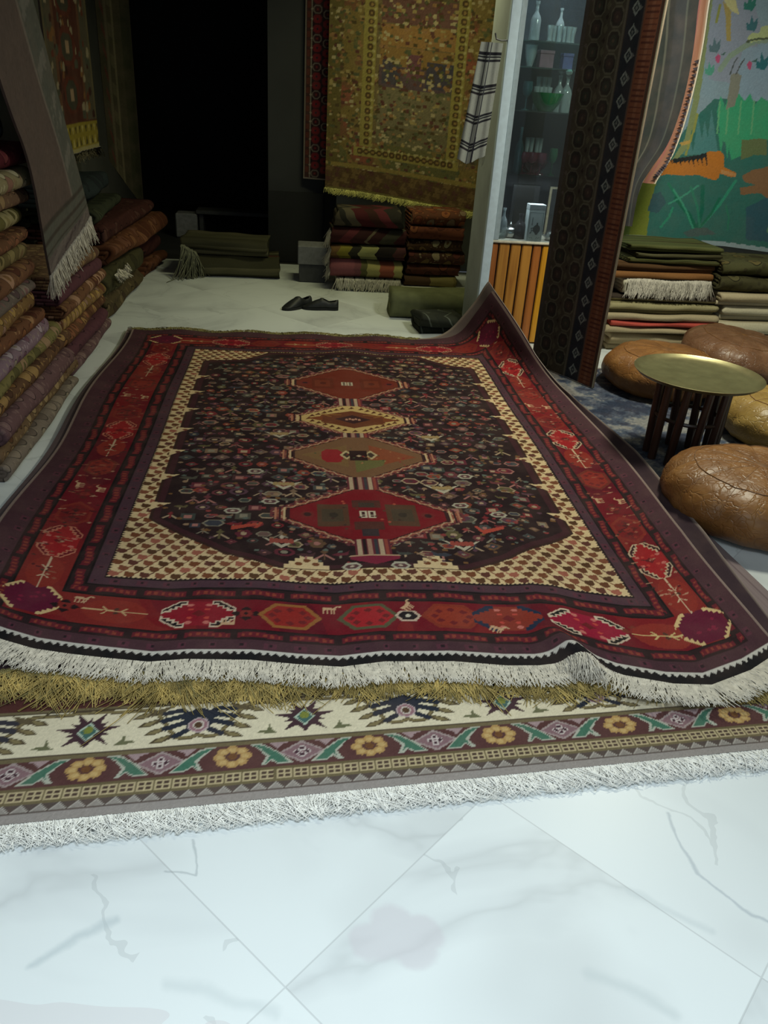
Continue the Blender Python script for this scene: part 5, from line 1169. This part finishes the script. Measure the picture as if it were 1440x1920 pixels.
def tea_carton(o):
    M_card = plain('white_card', (202, 210, 210), .55, var=.03); M_ink = plain('black_ink', (26, 34, 34), .6); M_gr = plain('grey_ink', (120, 128, 128), .6)
    w, d, h = .135, .10, .285
    b = MB().box((-w / 2, -d / 2, 0), (w / 2, d / 2, h - .045), bev=.002).build('carton', M_card, o)
    MB().box((-w / 2 - .001, -d / 2 - .001, h - .045), (w / 2 + .001, d / 2 + .001, h), bev=.002).build('lid', plain('grey_card_lid', (168, 172, 174), .55, var=.05), o)
    e = -d / 2 - .0012
    mb = MB()
    for q in range(3): mb.box((-w / 2 + .004, e - .001, h - .036 + q * .012), (w / 2 - .004, e, h - .033 + q * .012))
    mb.box((-w / 2 + .010, e - .001, .012), (-w / 2 + .013, e, h - .06)); mb.box((w / 2 - .013, e - .001, .012), (w / 2 - .010, e, h - .06)); mb.box((-w / 2 + .013, e - .001, h - .063), (w / 2 - .013, e, h - .06))
    for s in (-1, 1): mb.tube([(s * (w / 2 - .02), e, .03), (s * (w / 2 - .034), e, .022), (s * (w / 2 - .045), e, .03), (s * (w / 2 - .052), e, .018)], .0022, 5)
    mb.build('line_print', M_gr, o)
    def flat(poly): 
        n = len(poly); return [(x, e - .0016, z) for x, z in poly] + [(x, e, z) for x, z in poly], [tuple(range(n)), tuple(range(2 * n - 1, n - 1, -1))] + [(i, (i + 1) % n, n + (i + 1) % n, n + i) for i in range(n)]
    # black pot with handle and spout, lying on its side as printed
    em = MB(); cx, cz = .012, .095
    em.add(*flat([(cx + .030 * math.cos(t), cz + .034 * math.sin(t)) for t in np.linspace(0, 2 * PI, 24, endpoint=False)]))
    em.add(*flat([(cx - .008, cz + .030), (cx + .010, cz + .030), (cx + .007, cz + .042), (cx + .009, cz + .050), (cx - .005, cz + .050), (cx - .004, cz + .042)]))
    em.add(*flat([(cx - .016, cz - .024), (cx + .018, cz - .026), (cx + .012, cz - .042), (cx - .006, cz - .044)]))
    em.tube([(cx - .028, e, cz + .010), (cx - .046, e, cz + .006), (cx - .042, e, cz - .014), (cx - .024, e, cz - .012)], .004, 6); em.tube([(cx - .040, e, cz - .012), (cx - .044, e, cz - .028), (cx - .054, e, cz - .036)], .004, 6)
    em.build('pot_emblem', M_ink, o)
    tx = MB(); zz = .125                                # column of small dark letters, too small to read
    for q, (hh, ww) in enumerate(((.010, .006), (.006, .008), (.010, .004), (.005, .008), (.009, .005), (.006, .007), (.010, .004), (.006, .006))): tx.box((-.030 - ww / 2, e - .0014, zz), (-.030 + ww / 2, e, zz + hh * .8)); zz += hh
    tx.build('lettering', M_ink, o)
small('tea_carton', 'white carton with a black pot emblem on the lowest cabinet level', 'box', 997, 'base', 6.88, tea_carton)

# ------------------------------------------------------------------ hangings at the right
c = hang_canvas(.54, 2.57, .005, (58, 50, 44)); X, Y = c.X, c.Y
c.mask(X < .03, (66, 60, 56)); c.rect(.03, .30, 0, 2.57, (62, 56, 46))
for i in range(26):
    y = .05 + i * .105
    for x, r in ((.10, .048), (.235, .044)):
        yy = y + (.0525 if x > .2 else 0); c.octa(x, yy, r, .050, (84, 80, 66)); c.octa(x, yy, r * .82, .041, (44, 40, 36)); c.octa(x, yy, r * .5, .024, (56, 44, 40) if i % 2 else (48, 50, 42)); c.dia(x, yy, .010, .012, (74, 60, 50))
    c.dia(.168, y, .016, .024, (78, 74, 58)); c.dia(.168, y + .0525, .010, .016, (44, 36, 32))
    c.dia(.045, y + .03, .010, .012, (80, 70, 64))
c.mask((X > .285) & (X < .30), (86, 80, 68)); c.mask((X > .30) & (X < .41), (40, 42, 48))
for i in range(25):
    y = .06 + i * .1035; c.dia(.355, y, .030, .036, (132, 136, 130)); c.dia(.355, y, .019, .023, (46, 52, 56)); c.dia(.355, y, .008, .010, (110, 112, 108)); c.poly([(.378, y - .014), (.398, y), (.378, y + .014)], (104, 104, 100))
c.mask((X > .41) & (X < .418), (84, 66, 58)); c.mask((X > .418) & (X < .515), (112, 66, 46)); c.mask((X > .425) & (X < .51) & ((Y / .026) % 1 < .28), (78, 42, 34)); c.mask((X > .455) & (X < .48) & ((Y / .026) % 1 > .28), (124, 80, 58)); c.mask(X > .515, (70, 46, 36)); c.mask(X > .532, (176, 168, 140))
c.img = np.clip(c.img * 1.45, 0, 1); c.abrash(.06, 4, 4); c.speck(.06, 8)
hang('hanging_rug', 'dark octagon patterned hanging with a ribbed brown edge, reaching the floor at the right', 'rug', (1.497, 4.865), (1.752, 4.40), .012, 2.585, c, seed=15, wave=.006, back=(104, 92, 78))
def curtain(name, label, pts_r, left, Y, cols, n=80, m=40, fold=.008, seed=0):
    """hanging gathered to one side: right edge follows measured points"""
    E = np.array([at(px, py, Y) for px, py in pts_r]); E = E[np.argsort(E[:, 2])]
    top = 2.58; E = np.vstack([E, [E[-1, 0] + (top - E[-1, 2]) * .02, Y, top]])
    zz = np.linspace(E[0, 2], top, n); xr = np.interp(zz, E[:, 2], E[:, 0]); ker = np.ones(9) / 9; xr = np.convolve(np.pad(xr, 4, 'edge'), ker, 'valid')
    u = np.linspace(0, 1, m); U, Zz = np.meshgrid(u, zz); XR = xr[:, None]; wd = np.interp(zz, left[0], left[1])[:, None]
    X = XR - wd * (1 - U); Yg = Y + fold * np.sin(U * 13 + Zz * 1.1) * (1 - U * .4) + .06 * (1 - U)
    img = np.empty(U.shape + (3,)); img[:] = lin(cols[0][2]); 
    for a, b, k in cols[1:]: img[(U >= a) & (U <= b)] = lin(k)
    img *= (1 + .10 * snoise(U * 5, Zz * 6, seed, 5, 3))[..., None]
    r = thing(name, label, 'rug', (float(xr[0]), Y, float(zz[0]))); local(sheet('pile', np.stack([X, Yg, Zz], -1), M_wool, img, .010, (84, 80, 76), step=4), r); return r
curtain('hanging_rug', 'grey striped hanging gathered behind the octagon patterned one, narrowing downwards', [(1310, 0), (1304, 70), (1295, 130), (1283, 185), (1268, 235), (1250, 280), (1232, 305), (1212, 322), (1200, 350), (1192, 385), (1186, 425)], ([.8, 1.2, 1.6, 2.6], [.10, .20, .30, .36]), 5.02, [(0, 1, (54, 55, 55)), (.08, .14, (84, 84, 78)), (.34, .50, (50, 54, 52)), (.50, .54, (88, 88, 80)), (.62, .80, (58, 59, 62)), (.8, .84, (78, 80, 76))], seed=4, m=60)
ps = [(1331, 0), (1322, 70), (1311, 130), (1298, 185), (1284, 235), (1268, 280), (1254, 310), (1240, 325), (1226, 345)]
r = curtain('hanging_kilim', 'narrow terracotta edged kilim with white outlines hanging in front of the jungle tapestry', ps, ([.8, 2.6], [.12, .12]), 5.40, [(0, 1, (160, 108, 84)), (.30, .38, (210, 196, 176)), (.38, .84, (168, 116, 92)), (.5, .6, (164, 102, 92)), (.84, .95, (176, 136, 110)), (.95, 1, (216, 202, 178))], seed=6, fold=.006, m=44)
tm = MB(); q = np.array([at(px, py, 5.385) for px, py in ps])
for i in range(26):
    t = .22 + i * .028; a = np.array([np.interp(t, np.linspace(0, 1, len(q)), q[:, k]) for k in range(3)])
    s = .011; tm.add([(a[0] - .040, a[1], a[2] - s * .2), (a[0] - .012, a[1], a[2] - s * 1.3), (a[0] - .012, a[1], a[2] + s), (a[0] - .040, a[1] - .002, a[2] + .001)], [(0, 1, 2, 3)])
kk = tm.build('toothed_edge', plain('black_white_teeth', (58, 50, 56), .9, var=.7, scale=40)); sol = kk.modifiers.new('thick', 'SOLIDIFY'); sol.thickness = .002; local(kk, r)

# jungle tapestry, woven picture on the mural wall
MY = 5.93
def mural():
    c = Canvas(2.20, 3.95, .60, 2.58, .006, (150, 164, 172))
    T = lambda pts: [(float(p[0]), float(p[2])) for p in (at(a, b, MY) for a, b in pts)]
    def pl(pts, k): c.poly(T(pts), k)
    def ln(pts, wpx, k): c.line(T(pts), wpx * .0041, k)
    SK, LAV, TEAL, GRN, DT = (146, 166, 176), (152, 158, 172), (62, 118, 108), (70, 168, 122), (56, 100, 104)
    pl([(1150, -400), (1900, -400), (1900, 700), (1150, 700)], SK)
    pl([(1325, -60), (1400, -60), (1430, 60), (1400, 160), (1330, 150), (1318, 60)], LAV); pl([(1395, 90), (1600, 60), (1600, 200), (1400, 210), (1380, 160)], (148, 168, 184))
    pl([(1440, -300), (1900, -300), (1900, -60), (1460, -60)], LAV)
    # water and thicket
    pl([(1150, 330), (1240, 300), (1300, 225), (1340, 185), (1420, 190), (1600, 190), (1900, 240), (1900, 640), (1150, 600)], TEAL)
    for x, t, w in ((1310, 215, 10), (1322, 225, 10), (1335, 205, 12), (1292, 250, 10), (1280, 265, 8)): pl([(x - w, 290), (x, t), (x + w, 290)], (88, 140, 138))
    pl([(1345, 210), (1352, 180), (1360, 200), (1368, 178), (1378, 192), (1386, 175), (1398, 190), (1408, 176), (1418, 196), (1430, 182), (1460, 200), (1500, 180), (1560, 210), (1600, 260), (1440, 262), (1420, 275), (1395, 290), (1372, 300), (1365, 270), (1352, 262)], GRN)
    for x in (1352, 1364, 1376, 1388, 1402, 1416, 1428): pl([(x - 5, 250), (x, 305 - abs(x - 1372) * .7), (x + 6, 250)], GRN)
    for x in (1345, 1362, 1385, 1410): ln([(x, 250), (x + 6, 190)], 3, (112, 178, 130))
    # olive tree trunk, left edge
    pl([(1330, -50), (1345, -50), (1330, 60), (1318, 150), (1306, 220), (1288, 280), (1270, 300), (1262, 300), (1285, 260), (1300, 190), (1312, 90)], (142, 152, 104)); ln([(1308, 215), (1300, 250), (1287, 290)], 4, (158, 158, 84))
    pl([(1165, 450), (1185, 350), (1222, 338), (1232, 342), (1222, 380), (1212, 450)], (132, 140, 54)); pl([(1185, 355), (1170, 440), (1180, 444), (1194, 360)], (108, 124, 58))
    # hanging branch bird and boughs
    pl([(1352, -20), (1376, -20), (1384, 14), (1388, 28), (1374, 22), (1362, 8)], (206, 196, 140)); pl([(1356, 0), (1372, 20), (1372, 76), (1364, 76), (1362, 30)], (176, 154, 92)); ln([(1345, 40), (1352, 10)], 4, (150, 150, 80))
    ln([(1500, 60), (1440, 75), (1412, 78), (1395, 88), (1370, 105), (1352, 130)], 9, (146, 162, 142)); pl([(1402, 72), (1412, 62), (1424, 64), (1430, 50), (1450, 46), (1480, 58), (1500, 66), (1440, 74), (1410, 80)], (188, 196, 140)); ln([(1402, 78), (1420, 74), (1450, 72)], 3, (92, 100, 78))
    # leaves and pink buds
    for x, y, k, s in ((1342, 85, (96, 120, 126), 1.2), (1412, 45, (66, 116, 124), 1.2), (1408, 5, (60, 124, 112), 1.3), (1432, 115, (56, 116, 124), 1.3), (1332, 130, (92, 162, 138), 1.0), (1465, 30, (70, 120, 124), 1.3), (1490, 120, (60, 124, 112), 1.3)):
        pl([(x - 9 * s, y + 10 * s), (x - 9 * s, y - 2 * s), (x - 4 * s, y + 1 * s), (x - 1 * s, y - 14 * s), (x + 3 * s, y - 2 * s), (x + 9 * s, y - 10 * s), (x + 8 * s, y + 4 * s), (x + 3 * s, y + 12 * s)], k)
    for x, y in ((1348, 108), (1408, 120), (1480, 90)): pl([(x - 6, y), (x, y - 7), (x + 5, y - 2), (x + 1, y + 10), (x - 3, y + 9)], (196, 88, 124)); pl([(x + 3, y - 5), (x + 16, y - 12), (x + 10, y - 4)], (80, 110, 100))
    # grey antelope standing in the reeds
    pl([(1372, 140), (1384, 136), (1392, 142), (1386, 175), (1378, 200), (1362, 205), (1366, 180)], (142, 140, 126)); ln([(1370, 140), (1378, 118), (1384, 108)], 2.2, (88, 92, 92)); ln([(1382, 138), (1392, 118), (1398, 110)], 2.2, (88, 92, 92))
    # running orange cat with dark stripes
    pl([(1203, 322), (1212, 312), (1240, 312), (1268, 298), (1322, 289), (1330, 284), (1352, 284), (1358, 292), (1358, 314), (1380, 324), (1380, 331), (1372, 333), (1350, 326), (1348, 336), (1338, 337), (1310, 328), (1270, 330), (1252, 326), (1240, 330), (1232, 341), (1205, 336)], (204, 126, 52))
    pl([(1262, 299), (1326, 287), (1322, 296), (1264, 306)], (44, 52, 54))
    for x in range(1256, 1326, 8): pl([(x, 300 - (x - 1256) * .18), (x + 5, 299 - (x - 1256) * .18), (x + 7, 314 - (x % 3) * 2)], (44, 46, 46))
    for x in (1210, 1218, 1226): ln([(x, 315), (x - 3, 338)], 2, (176, 84, 40))
    pl([(1275, 268), (1295, 262), (1296, 268), (1280, 273)], (206, 166, 90)); pl([(1352, 318), (1382, 326), (1380, 332), (1352, 326)], (206, 148, 92))
    # reed clump below
    for a, b, w, k in (((1302, 430), (1255, 345), 6, (44, 128, 100)), ((1312, 428), (1380, 340), 7, (60, 152, 122)), ((1306, 430), (1268, 372), 8, (36, 112, 88)), ((1308, 430), (1318, 350), 9, (36, 112, 92)), ((1300, 428), (1264, 355), 4, (72, 160, 128)), ((1310, 430), (1350, 372), 6, (40, 118, 92)), ((1240, 425), (1262, 390), 5, (60, 150, 118)), ((1255, 382), (1310, 348), 4, (76, 160, 132)), ((1312, 425), (1296, 352), 5, (56, 136, 110)), ((1428, 410), (1445, 380), 4, (190, 196, 160)), ((1366, 430), (1362, 385), 4, (56, 130, 104))): ln([a, ((a[0] + b[0]) / 2 + 4, (a[1] + b[1]) / 2), b], w * .8, k)
    pl([(1280, 436), (1300, 428), (1326, 428), (1345, 440), (1290, 444)], (84, 104, 100)); pl([(1400, 390), (1440, 370), (1600, 380), (1600, 470), (1400, 450)], (60, 98, 110)); pl([(1225, 365), (1240, 360), (1250, 380), (1235, 400), (1215, 395)], (64, 98, 104))
    # brown beast at the right edge
    pl([(1392, 330), (1410, 320), (1445, 312), (1500, 310), (1560, 330), (1560, 372), (1500, 378), (1440, 372), (1425, 362), (1390, 366), (1388, 352), (1418, 348), (1396, 340)], (146, 108, 76)); pl([(1392, 262), (1440, 260), (1440, 290), (1412, 292), (1390, 300)], (112, 124, 84))
    g = np.random.default_rng(3)
    for i in range(50):
        x, y = g.uniform(1450, 1900), g.uniform(-100, 440); k = [(66, 120, 110), (76, 150, 120), (110, 150, 110), (160, 150, 100)][i % 4]; pl([(x - 12, y + 10), (x, y - 26), (x + 12, y + 10), (x, y + 18)], k)
    # pale binding along the foot
    w = T([(1150, 446), (1200, 447), (1300, 455), (1360, 459), (1440, 470), (1700, 500)]); zb = np.interp(c.x, [p[0] for p in w], [p[1] for p in w]); 
    c.mask(c.Y < zb[None, :] + .018, (164, 180, 184)); c.abrash(.04, 5, 3); c.speck(.05, 3)
    # hem rises and falls with the binding
    v = (c.Y - c.y[0]) / (c.y[-1] - c.y[0]); ny = c.y.size
    keep = 0
    Zz = zb[None, :] - .012 + (2.58 - zb[None, :] + .012) * v
    src = np.clip(((Zz - c.y0) / c.c).round().astype(int), 0, ny - 1); img = np.take_along_axis(c.img, src[..., None].repeat(3, 2), 0)
    P = np.stack([c.X, MY + .012 * snoise(c.X * 1.2, Zz * .6, 6, 4, 3) + .012, Zz], -1)
    r = thing('jungle_tapestry', 'woven jungle tapestry with a running orange striped cat on the right wall', 'tapestry', (3.0, MY, .62)); local(sheet('cloth', P, M_wool, img, .008, (130, 130, 120), step=6), r)
mural()

# ------------------------------------------------------------------ folded kilims under the tapestry
M_creamw = K('cream_wool', [(0, (206, 198, 172)), (.5, (196, 186, 158)), (.9, (176, 164, 136))], .5, axis=0)
M_beigew = K('beige_wool', [(0, (176, 160, 128)), (.4, (192, 178, 146)), (.8, (156, 140, 108))], .4, axis=0)
GC = 'folded kilims in the left stack under the tapestry'
z = 0.0
ks = [('pale beige folded kilim at the bottom of the left stack under the tapestry', M_beigew, (2.14, 5.22, 0), .76, .50, .135, 3, .010, 0),
      ('tan folded rug under the coral red one, low in the left stack under the tapestry', M_beigew, (2.07, 5.19, .14), .80, .52, .045, 2, .010, 1),
      ('thin coral red folded rug in the left stack under the tapestry', K('coral_red', [(0, (190, 84, 72)), (.6, (150, 60, 54)), (.7, (200, 100, 86))], .3, axis=0), (2.11, 5.175, .187), .80, .52, .034, 2, .014, 8),
      ('beige folded rug lying on the coral red one, left stack under the tapestry', M_beigew, (2.06, 5.19, .223), .82, .52, .046, 2, .012, 9),
      ('green tinged beige folded rug below the fringed cream one, left stack under the tapestry', K('sage_beige', [(0, (160, 150, 112)), (.5, (136, 128, 92)), (.75, (168, 156, 124))], .3, axis=0), (2.08, 5.21, .268), .78, .50, .075, 3, .012, 2),
      ('thin dark folded rug with a tan edge under the fringed cream one', K('dark_tan_edge', [(0, (66, 56, 48)), (.6, (80, 68, 60)), (.8, (150, 140, 104))], .42, axis=0), (2.10, 5.23, .345), .74, .48, .045, 2, .008, 3),
      ('cream folded rug with a thick white fringe in the left stack under the tapestry', M_creamw, (2.16, 5.22, .394), .62, .46, .10, 4, .008, 4),
      ('orange brown thin folded rug lying on the fringed cream one', K('orange_brown_wool', [(0, (134, 92, 54)), (.5, (116, 82, 50)), (.8, (150, 118, 72))], .3, axis=0), (2.06, 5.22, .497), .72, .46, .04, 2, .012, 5),
      ('dark brown folded rug below the olive ones, left stack under the tapestry', K('dark_brown_wool', [(0, (66, 48, 34)), (.5, (84, 60, 38)), (.8, (104, 72, 44))], .26, axis=0), (2.09, 5.24, .54), .70, .45, .05, 3, .010, 6),
      ('olive striped folded rug, lowest of three thin ones topping the left stack', K('olive_lines', [(0, (80, 80, 46)), (.3, (116, 112, 68)), (.4, (70, 70, 40)), (.7, (128, 122, 82)), (.78, (76, 76, 44))], .12, axis=0), (2.18, 5.22, .592), .62, .45, .036, 3, .014, 7),
      ('grey olive folded rug, middle of three thin ones topping the left stack', K('grey_olive_lines', [(0, (92, 88, 58)), (.4, (70, 66, 44)), (.55, (112, 106, 76)), (.7, (84, 80, 52))], .16, axis=0), (2.22, 5.24, .630), .60, .43, .036, 3, .016, 10),
      ('dark olive green folded rug topping the left stack under the tapestry', K('dark_olive_lines', [(0, (74, 78, 44)), (.5, (92, 94, 56)), (.62, (62, 62, 38)), (.8, (84, 86, 50))], .2, axis=0), (2.16, 5.25, .668), .64, .42, .04, 3, .018, 11)]
for lb, mt, o_, L_, d, h, ly, lu, sd in ks:
    o = folded('folded_kilim', lb, mt, o_, L_, d, h, .03, GC, layers=ly, seed=220 + sd, lump=lu, bulge=.016, gap=.40 if sd in (1, 2, 7, 10, 11) else .46)
    if sd == 4:
        n = 100; R = np.stack([np.linspace(.02, L_ - .02, n), np.full(n, -.004), .098 + .004 * np.sin(np.linspace(0, 9, n))], -1); fr = fringe('fringe', R, np.tile([0, -.16, -1.0], (n, 1)), .115, .0036, M_yarn, o, .2, seed=3, per=4, wild=.12); fr['label'] = 'thick white fringe'
GC = 'folded kilims in the right stack under the tapestry'
ks = [('greyish white folded rug at the bottom of the right stack under the tapestry', K('grey_white_wool', [(0, (176, 178, 170)), (.6, (164, 166, 160))], .5, axis=0), (2.90, 5.20, 0), .95, .52, .15, 3, .008, 0),
      ('white folded rug, second from bottom of the right stack under the tapestry', M_creamw, (2.87, 5.20, .154), .98, .52, .085, 2, .008, 1),
      ('cream folded rug in the middle of the right stack under the tapestry', M_creamw, (2.90, 5.22, .243), .95, .5, .10, 3, .008, 2),
      ('pale beige folded rug topping the cream ones, right stack under the tapestry', M_beigew, (2.84, 5.20, .347), .98, .5, .085, 3, .008, 3),
      ('dark olive shaggy folded rug, second from top of the right stack', R_('dark_olive_shag', (70, 66, 42), [(90, 84, 54), (54, 50, 34)], 9, seed=40.0, size=.25), (2.82, 5.22, .436), .98, .48, .10, 4, .02, 4),
      ('bunched dark green brown folded rug topping the right stack under the tapestry', R_('green_brown_shag', (76, 74, 46), [(100, 88, 52), (58, 52, 36)], 8, seed=41.0, size=.25), (2.84, 5.24, .54), .95, .45, .09, 4, .022, 5)]
for lb, mt, o_, L_, d, h, ly, lu, sd in ks: folded('folded_kilim', lb, mt, o_, L_, d, h, .0, GC, layers=ly, seed=240 + sd, lump=lu, bulge=.012)

# ------------------------------------------------------------------ seating corner
c = Canvas(0, 1.52, 0, 1.80, .01, (72, 80, 96)); X, Y = c.X, c.Y; n = vnoise(X, Y, 9, 3, 5); c.mask(n > .3, (98, 102, 112)); c.mask(n > .75, (132, 130, 128)); c.mask(n < -.4, (48, 56, 74)); e = np.minimum(np.minimum(X, 1.52 - X), np.minimum(Y, 1.80 - Y)); c.mask((e < .16) & (n > -.2), (118, 114, 112)); c.mask(e < .03, (134, 128, 122)); c.speck(.14, 5)
br_ = thing('blue_rug', 'faded blue grey rug under the leather poufs and brass table', 'rug', (2.2, 3.9, 0))
local(sheet('pile', np.stack([1.46 + X, 3.02 + Y, .006 + 0 * X], -1), M_wool, c.img, .005, (110, 110, 112), step=8), br_)
def leather(name, c0, c1, c2):
    t = NT(name); o = t.obj(); n = t.noise(o, 7, 5, .6); n2 = t.noise(o, 40, 4); v = t.new('ShaderNodeTexVoronoi', Scale=26.0, feature='DISTANCE_TO_EDGE'); 
    wv = t.new('ShaderNodeVectorMath', operation='MULTIPLY_ADD'); nn = t.new('ShaderNodeTexNoise', Scale=6.0, Detail=3.0); t.link(o, nn.inputs['Vector']); t.link(nn.outputs['Color'], wv.inputs[0]); wv.inputs[1].default_value = (.25, .25, .25); t.link(o, wv.inputs[2]); t.link(wv.outputs[0], v.inputs['Vector'])
    t.col(t.ramp(n, [(.3, c0), (.55, c1), (.75, c2)])); t.rough(.42); t.b.inputs['Specular IOR Level'].default_value = .4
    cr = t.math('MINIMUM', v.outputs['Distance'], .08); t.bump(t.math('ADD', t.math('MULTIPLY', cr, 4.0), t.math('MULTIPLY', n2, .3)), .35, .02); return t.m
M_lea = leather('brown_leather', (104, 66, 34), (134, 90, 46), (156, 112, 64)); M_lea2 = leather('dark_leather', (88, 58, 38), (114, 80, 56), (136, 104, 78)); M_lea3 = leather('tan_leather', (120, 92, 46), (150, 120, 62), (166, 140, 84))
M_seam = plain('leather_piping', (116, 78, 42), .5, var=.15)
def pouf(label, x, y, R, H, mat, seed, zb=0.008, tilt=(0, 0), rz=0):
    root = thing('leather_pouf', label, 'pouf', (x, y, zb), None, rz); root.rotation_euler = (tilt[0], tilt[1], rz)
    na, nr = 96, 44; V = []; Fq = []
    prof = [(0, H * .985), (.12, H * .995), (.3, H * 1.0), (.5, H * .99), (.66, H * .955), (.79, H * .89), (.89, H * .79), (.96, H * .66), (1.0, H * .5), (.985, H * .34), (.94, H * .2), (.86, H * .09), (.76, H * .03), (.6, 0.0), (0, 0)]
    s = np.linspace(0, len(prof) - 1, nr); pr = np.array(prof); rr = np.interp(s, range(len(prof)), pr[:, 0]) * R; zz = np.interp(s, range(len(prof)), pr[:, 1])
    k3 = np.ones(3) / 3; rr[1:-1] = np.convolve(rr, k3, 'same')[1:-1]; zz[1:-1] = np.convolve(zz, k3, 'same')[1:-1]
    A = np.linspace(0, 2 * PI, na, endpoint=False); AA, RR = np.meshgrid(A, rr); ZZ = np.repeat(zz[:, None], na, 1)
    pan = np.abs(np.sin(AA * 6)) ** .5; side = np.clip((RR / R - .3) / .5, 0, 1)
    wr = snoise(np.cos(AA) * 2 + ZZ * 2, np.sin(AA) * 2 + ZZ * 5, seed, 6, 2.5)
    RR2 = RR * (1 - .02 * side * (1 - pan)) + .010 * wr * side; ZZ2 = ZZ + .006 * snoise(RR * np.cos(AA) * 6, RR * np.sin(AA) * 6, seed + 2, 5, 1.5) * (ZZ / H) - .006 * (1 - pan) * (ZZ / H) * np.clip(RR / R * 1.4, 0, 1)
    P = np.stack([RR2 * np.cos(AA), RR2 * np.sin(AA), np.maximum(ZZ2, 0)], -1); idx = np.arange(nr * na).reshape(nr, na)
    Q = np.stack([idx[:-1], idx[1:], np.roll(idx[1:], -1, 1), np.roll(idx[:-1], -1, 1)], -1).reshape(-1, 4)
    mesh_np('body', P.reshape(-1, 3), Q, mat, root)
    ring = int(np.argmin(np.abs(rr[:nr // 2] - R * .70))); mb = MB(); pts = [tuple(P[ring, i] + np.array([0, 0, .001])) for i in range(na)]; mb.tube(pts + [pts[0]], .0022, 6); mb.build('piping', M_seam, root, True)
    sm = MB(); r2 = int(nr * .62)
    for q in range(12):
        i = int(q * na / 12); sm.tube([tuple(P[k, i] * np.array([1.0, 1.0, 1.0]) + np.array([.0, 0, .0005])) for k in range(2, r2, 2)], .0011, 5)
    sm.build('panel_seams', M_seam, root, True)
    MB().lathe([(.030, H * .984), (.034, H * .992), (.028, H * 1.004), (.004, H * 1.008)], n=16).build('centre_patch', M_seam, root, True)
    return root
pouf('brown leather pouf nearest the viewer beside the red rug', 1.885, 2.80, .37, .245, M_lea, 1, 0.002, rz=.2)
pouf('tan leather pouf at the right frame edge, in front of the brass table', 2.54, 3.66, .34, .24, M_lea3, 2, rz=.1)
pouf('shadowed brown leather pouf standing behind the brass tray', 2.17, 4.44, .345, .245, M_lea, 3, rz=.5)
pouf('dull brown leather pouf farthest back at the right, tipped towards the brass tray', 2.80, 4.78, .36, .24, M_lea2, 4, .03, (math.radians(3), math.radians(6)))
tb = thing('tray_table', 'low table with a round brass tray on a dark folding stand', 'table', (1.860, 3.43, .008))
def brass():
    t = NT('brass'); o = t.obj(); n = t.noise(o, 18, 4); t.col(t.ramp(n, [(.3, (118, 110, 76)), (.7, (136, 128, 90))])); t.rough(.36); t.b.inputs['Metallic'].default_value = .7
    w = t.new('ShaderNodeTexWave', wave_type='RINGS', rings_direction='Z', Scale=22.0); t.link(o, w.inputs['Vector']); t.bump(w.outputs['Fac'], .05, .002); return t.m
R_t = .292; H_t = .405
MB().lathe([(.02, H_t - .006), (R_t * .86, H_t - .006), (R_t * .95, H_t + .002), (R_t, H_t + .016), (R_t * 1.005, H_t + .019), (R_t * .99, H_t + .020), (R_t * .93, H_t + .008), (R_t * .84, H_t + .001), (.01, H_t + .001)], n=64).build('tray', brass(), tb, True)
M_dk = wood('dark_stand_wood', (66, 42, 30), (42, 26, 20))
for q in range(10):
    a = q * PI / 5 + .2; p0 = Vector((.150 * math.cos(a), .150 * math.sin(a), 0)); p1 = Vector((.158 * math.cos(a + .12), .158 * math.sin(a + .12), H_t - .008)); MB().tube([p0, (p0 + p1) / 2, p1], [.020, .020, .018], 8).build('leg', M_dk, tb, True)
rg = MB(); pts = [(.150 * math.cos(a), .150 * math.sin(a), .21) for a in np.linspace(0, 2 * PI, 37)]; rg.tube(pts, .009, 6); rg.build('ring_brace', M_dk, tb, True)
# ------------------------------------------------------------------ light
def area(name, loc, rot, sx, sy, power, col=(255, 255, 255), spread=180):
    l = bpy.data.lights.new(name, 'AREA'); l.shape = 'RECTANGLE'; l.size = sx; l.size_y = sy; l.energy = power; l.color = [float(v) for v in lin(col)]; l.spread = math.radians(spread)
    o = bpy.data.objects.new(name, l); COL.objects.link(o); o.location = loc; o.rotation_euler = rot; return o
area('shopfront_daylight', (.4, -1.3, 1.6), (math.radians(68), 0, 0), 4.6, 1.6, 17, (214, 236, 250))
area('front_ceiling_light', (.1, .5, 2.55), (0, 0, 0), 1.8, .6, 36, (226, 240, 248), 118)
area('back_ceiling_light', (.7, 6.3, 2.55), (0, 0, 0), .9, .3, 20, (240, 240, 186))
area('seating_ceiling_light', (2.1, 3.85, 2.55), (0, 0, 0), .4, .4, 66, (246, 248, 226))
w = bpy.data.worlds.new('world'); scene.world = w; w.use_nodes = True
w.node_tree.nodes['Background'].inputs[0].default_value = (.55, .65, .75, 1); w.node_tree.nodes['Background'].inputs[1].default_value = .15
vs = scene.view_settings; vs.view_transform = 'Standard'; vs.look = 'None'; vs.gamma = 1; vs.use_curve_mapping = False; vs.exposure = 0.0
scene.cycles.max_bounces = 6; scene.cycles.diffuse_bounces = 3
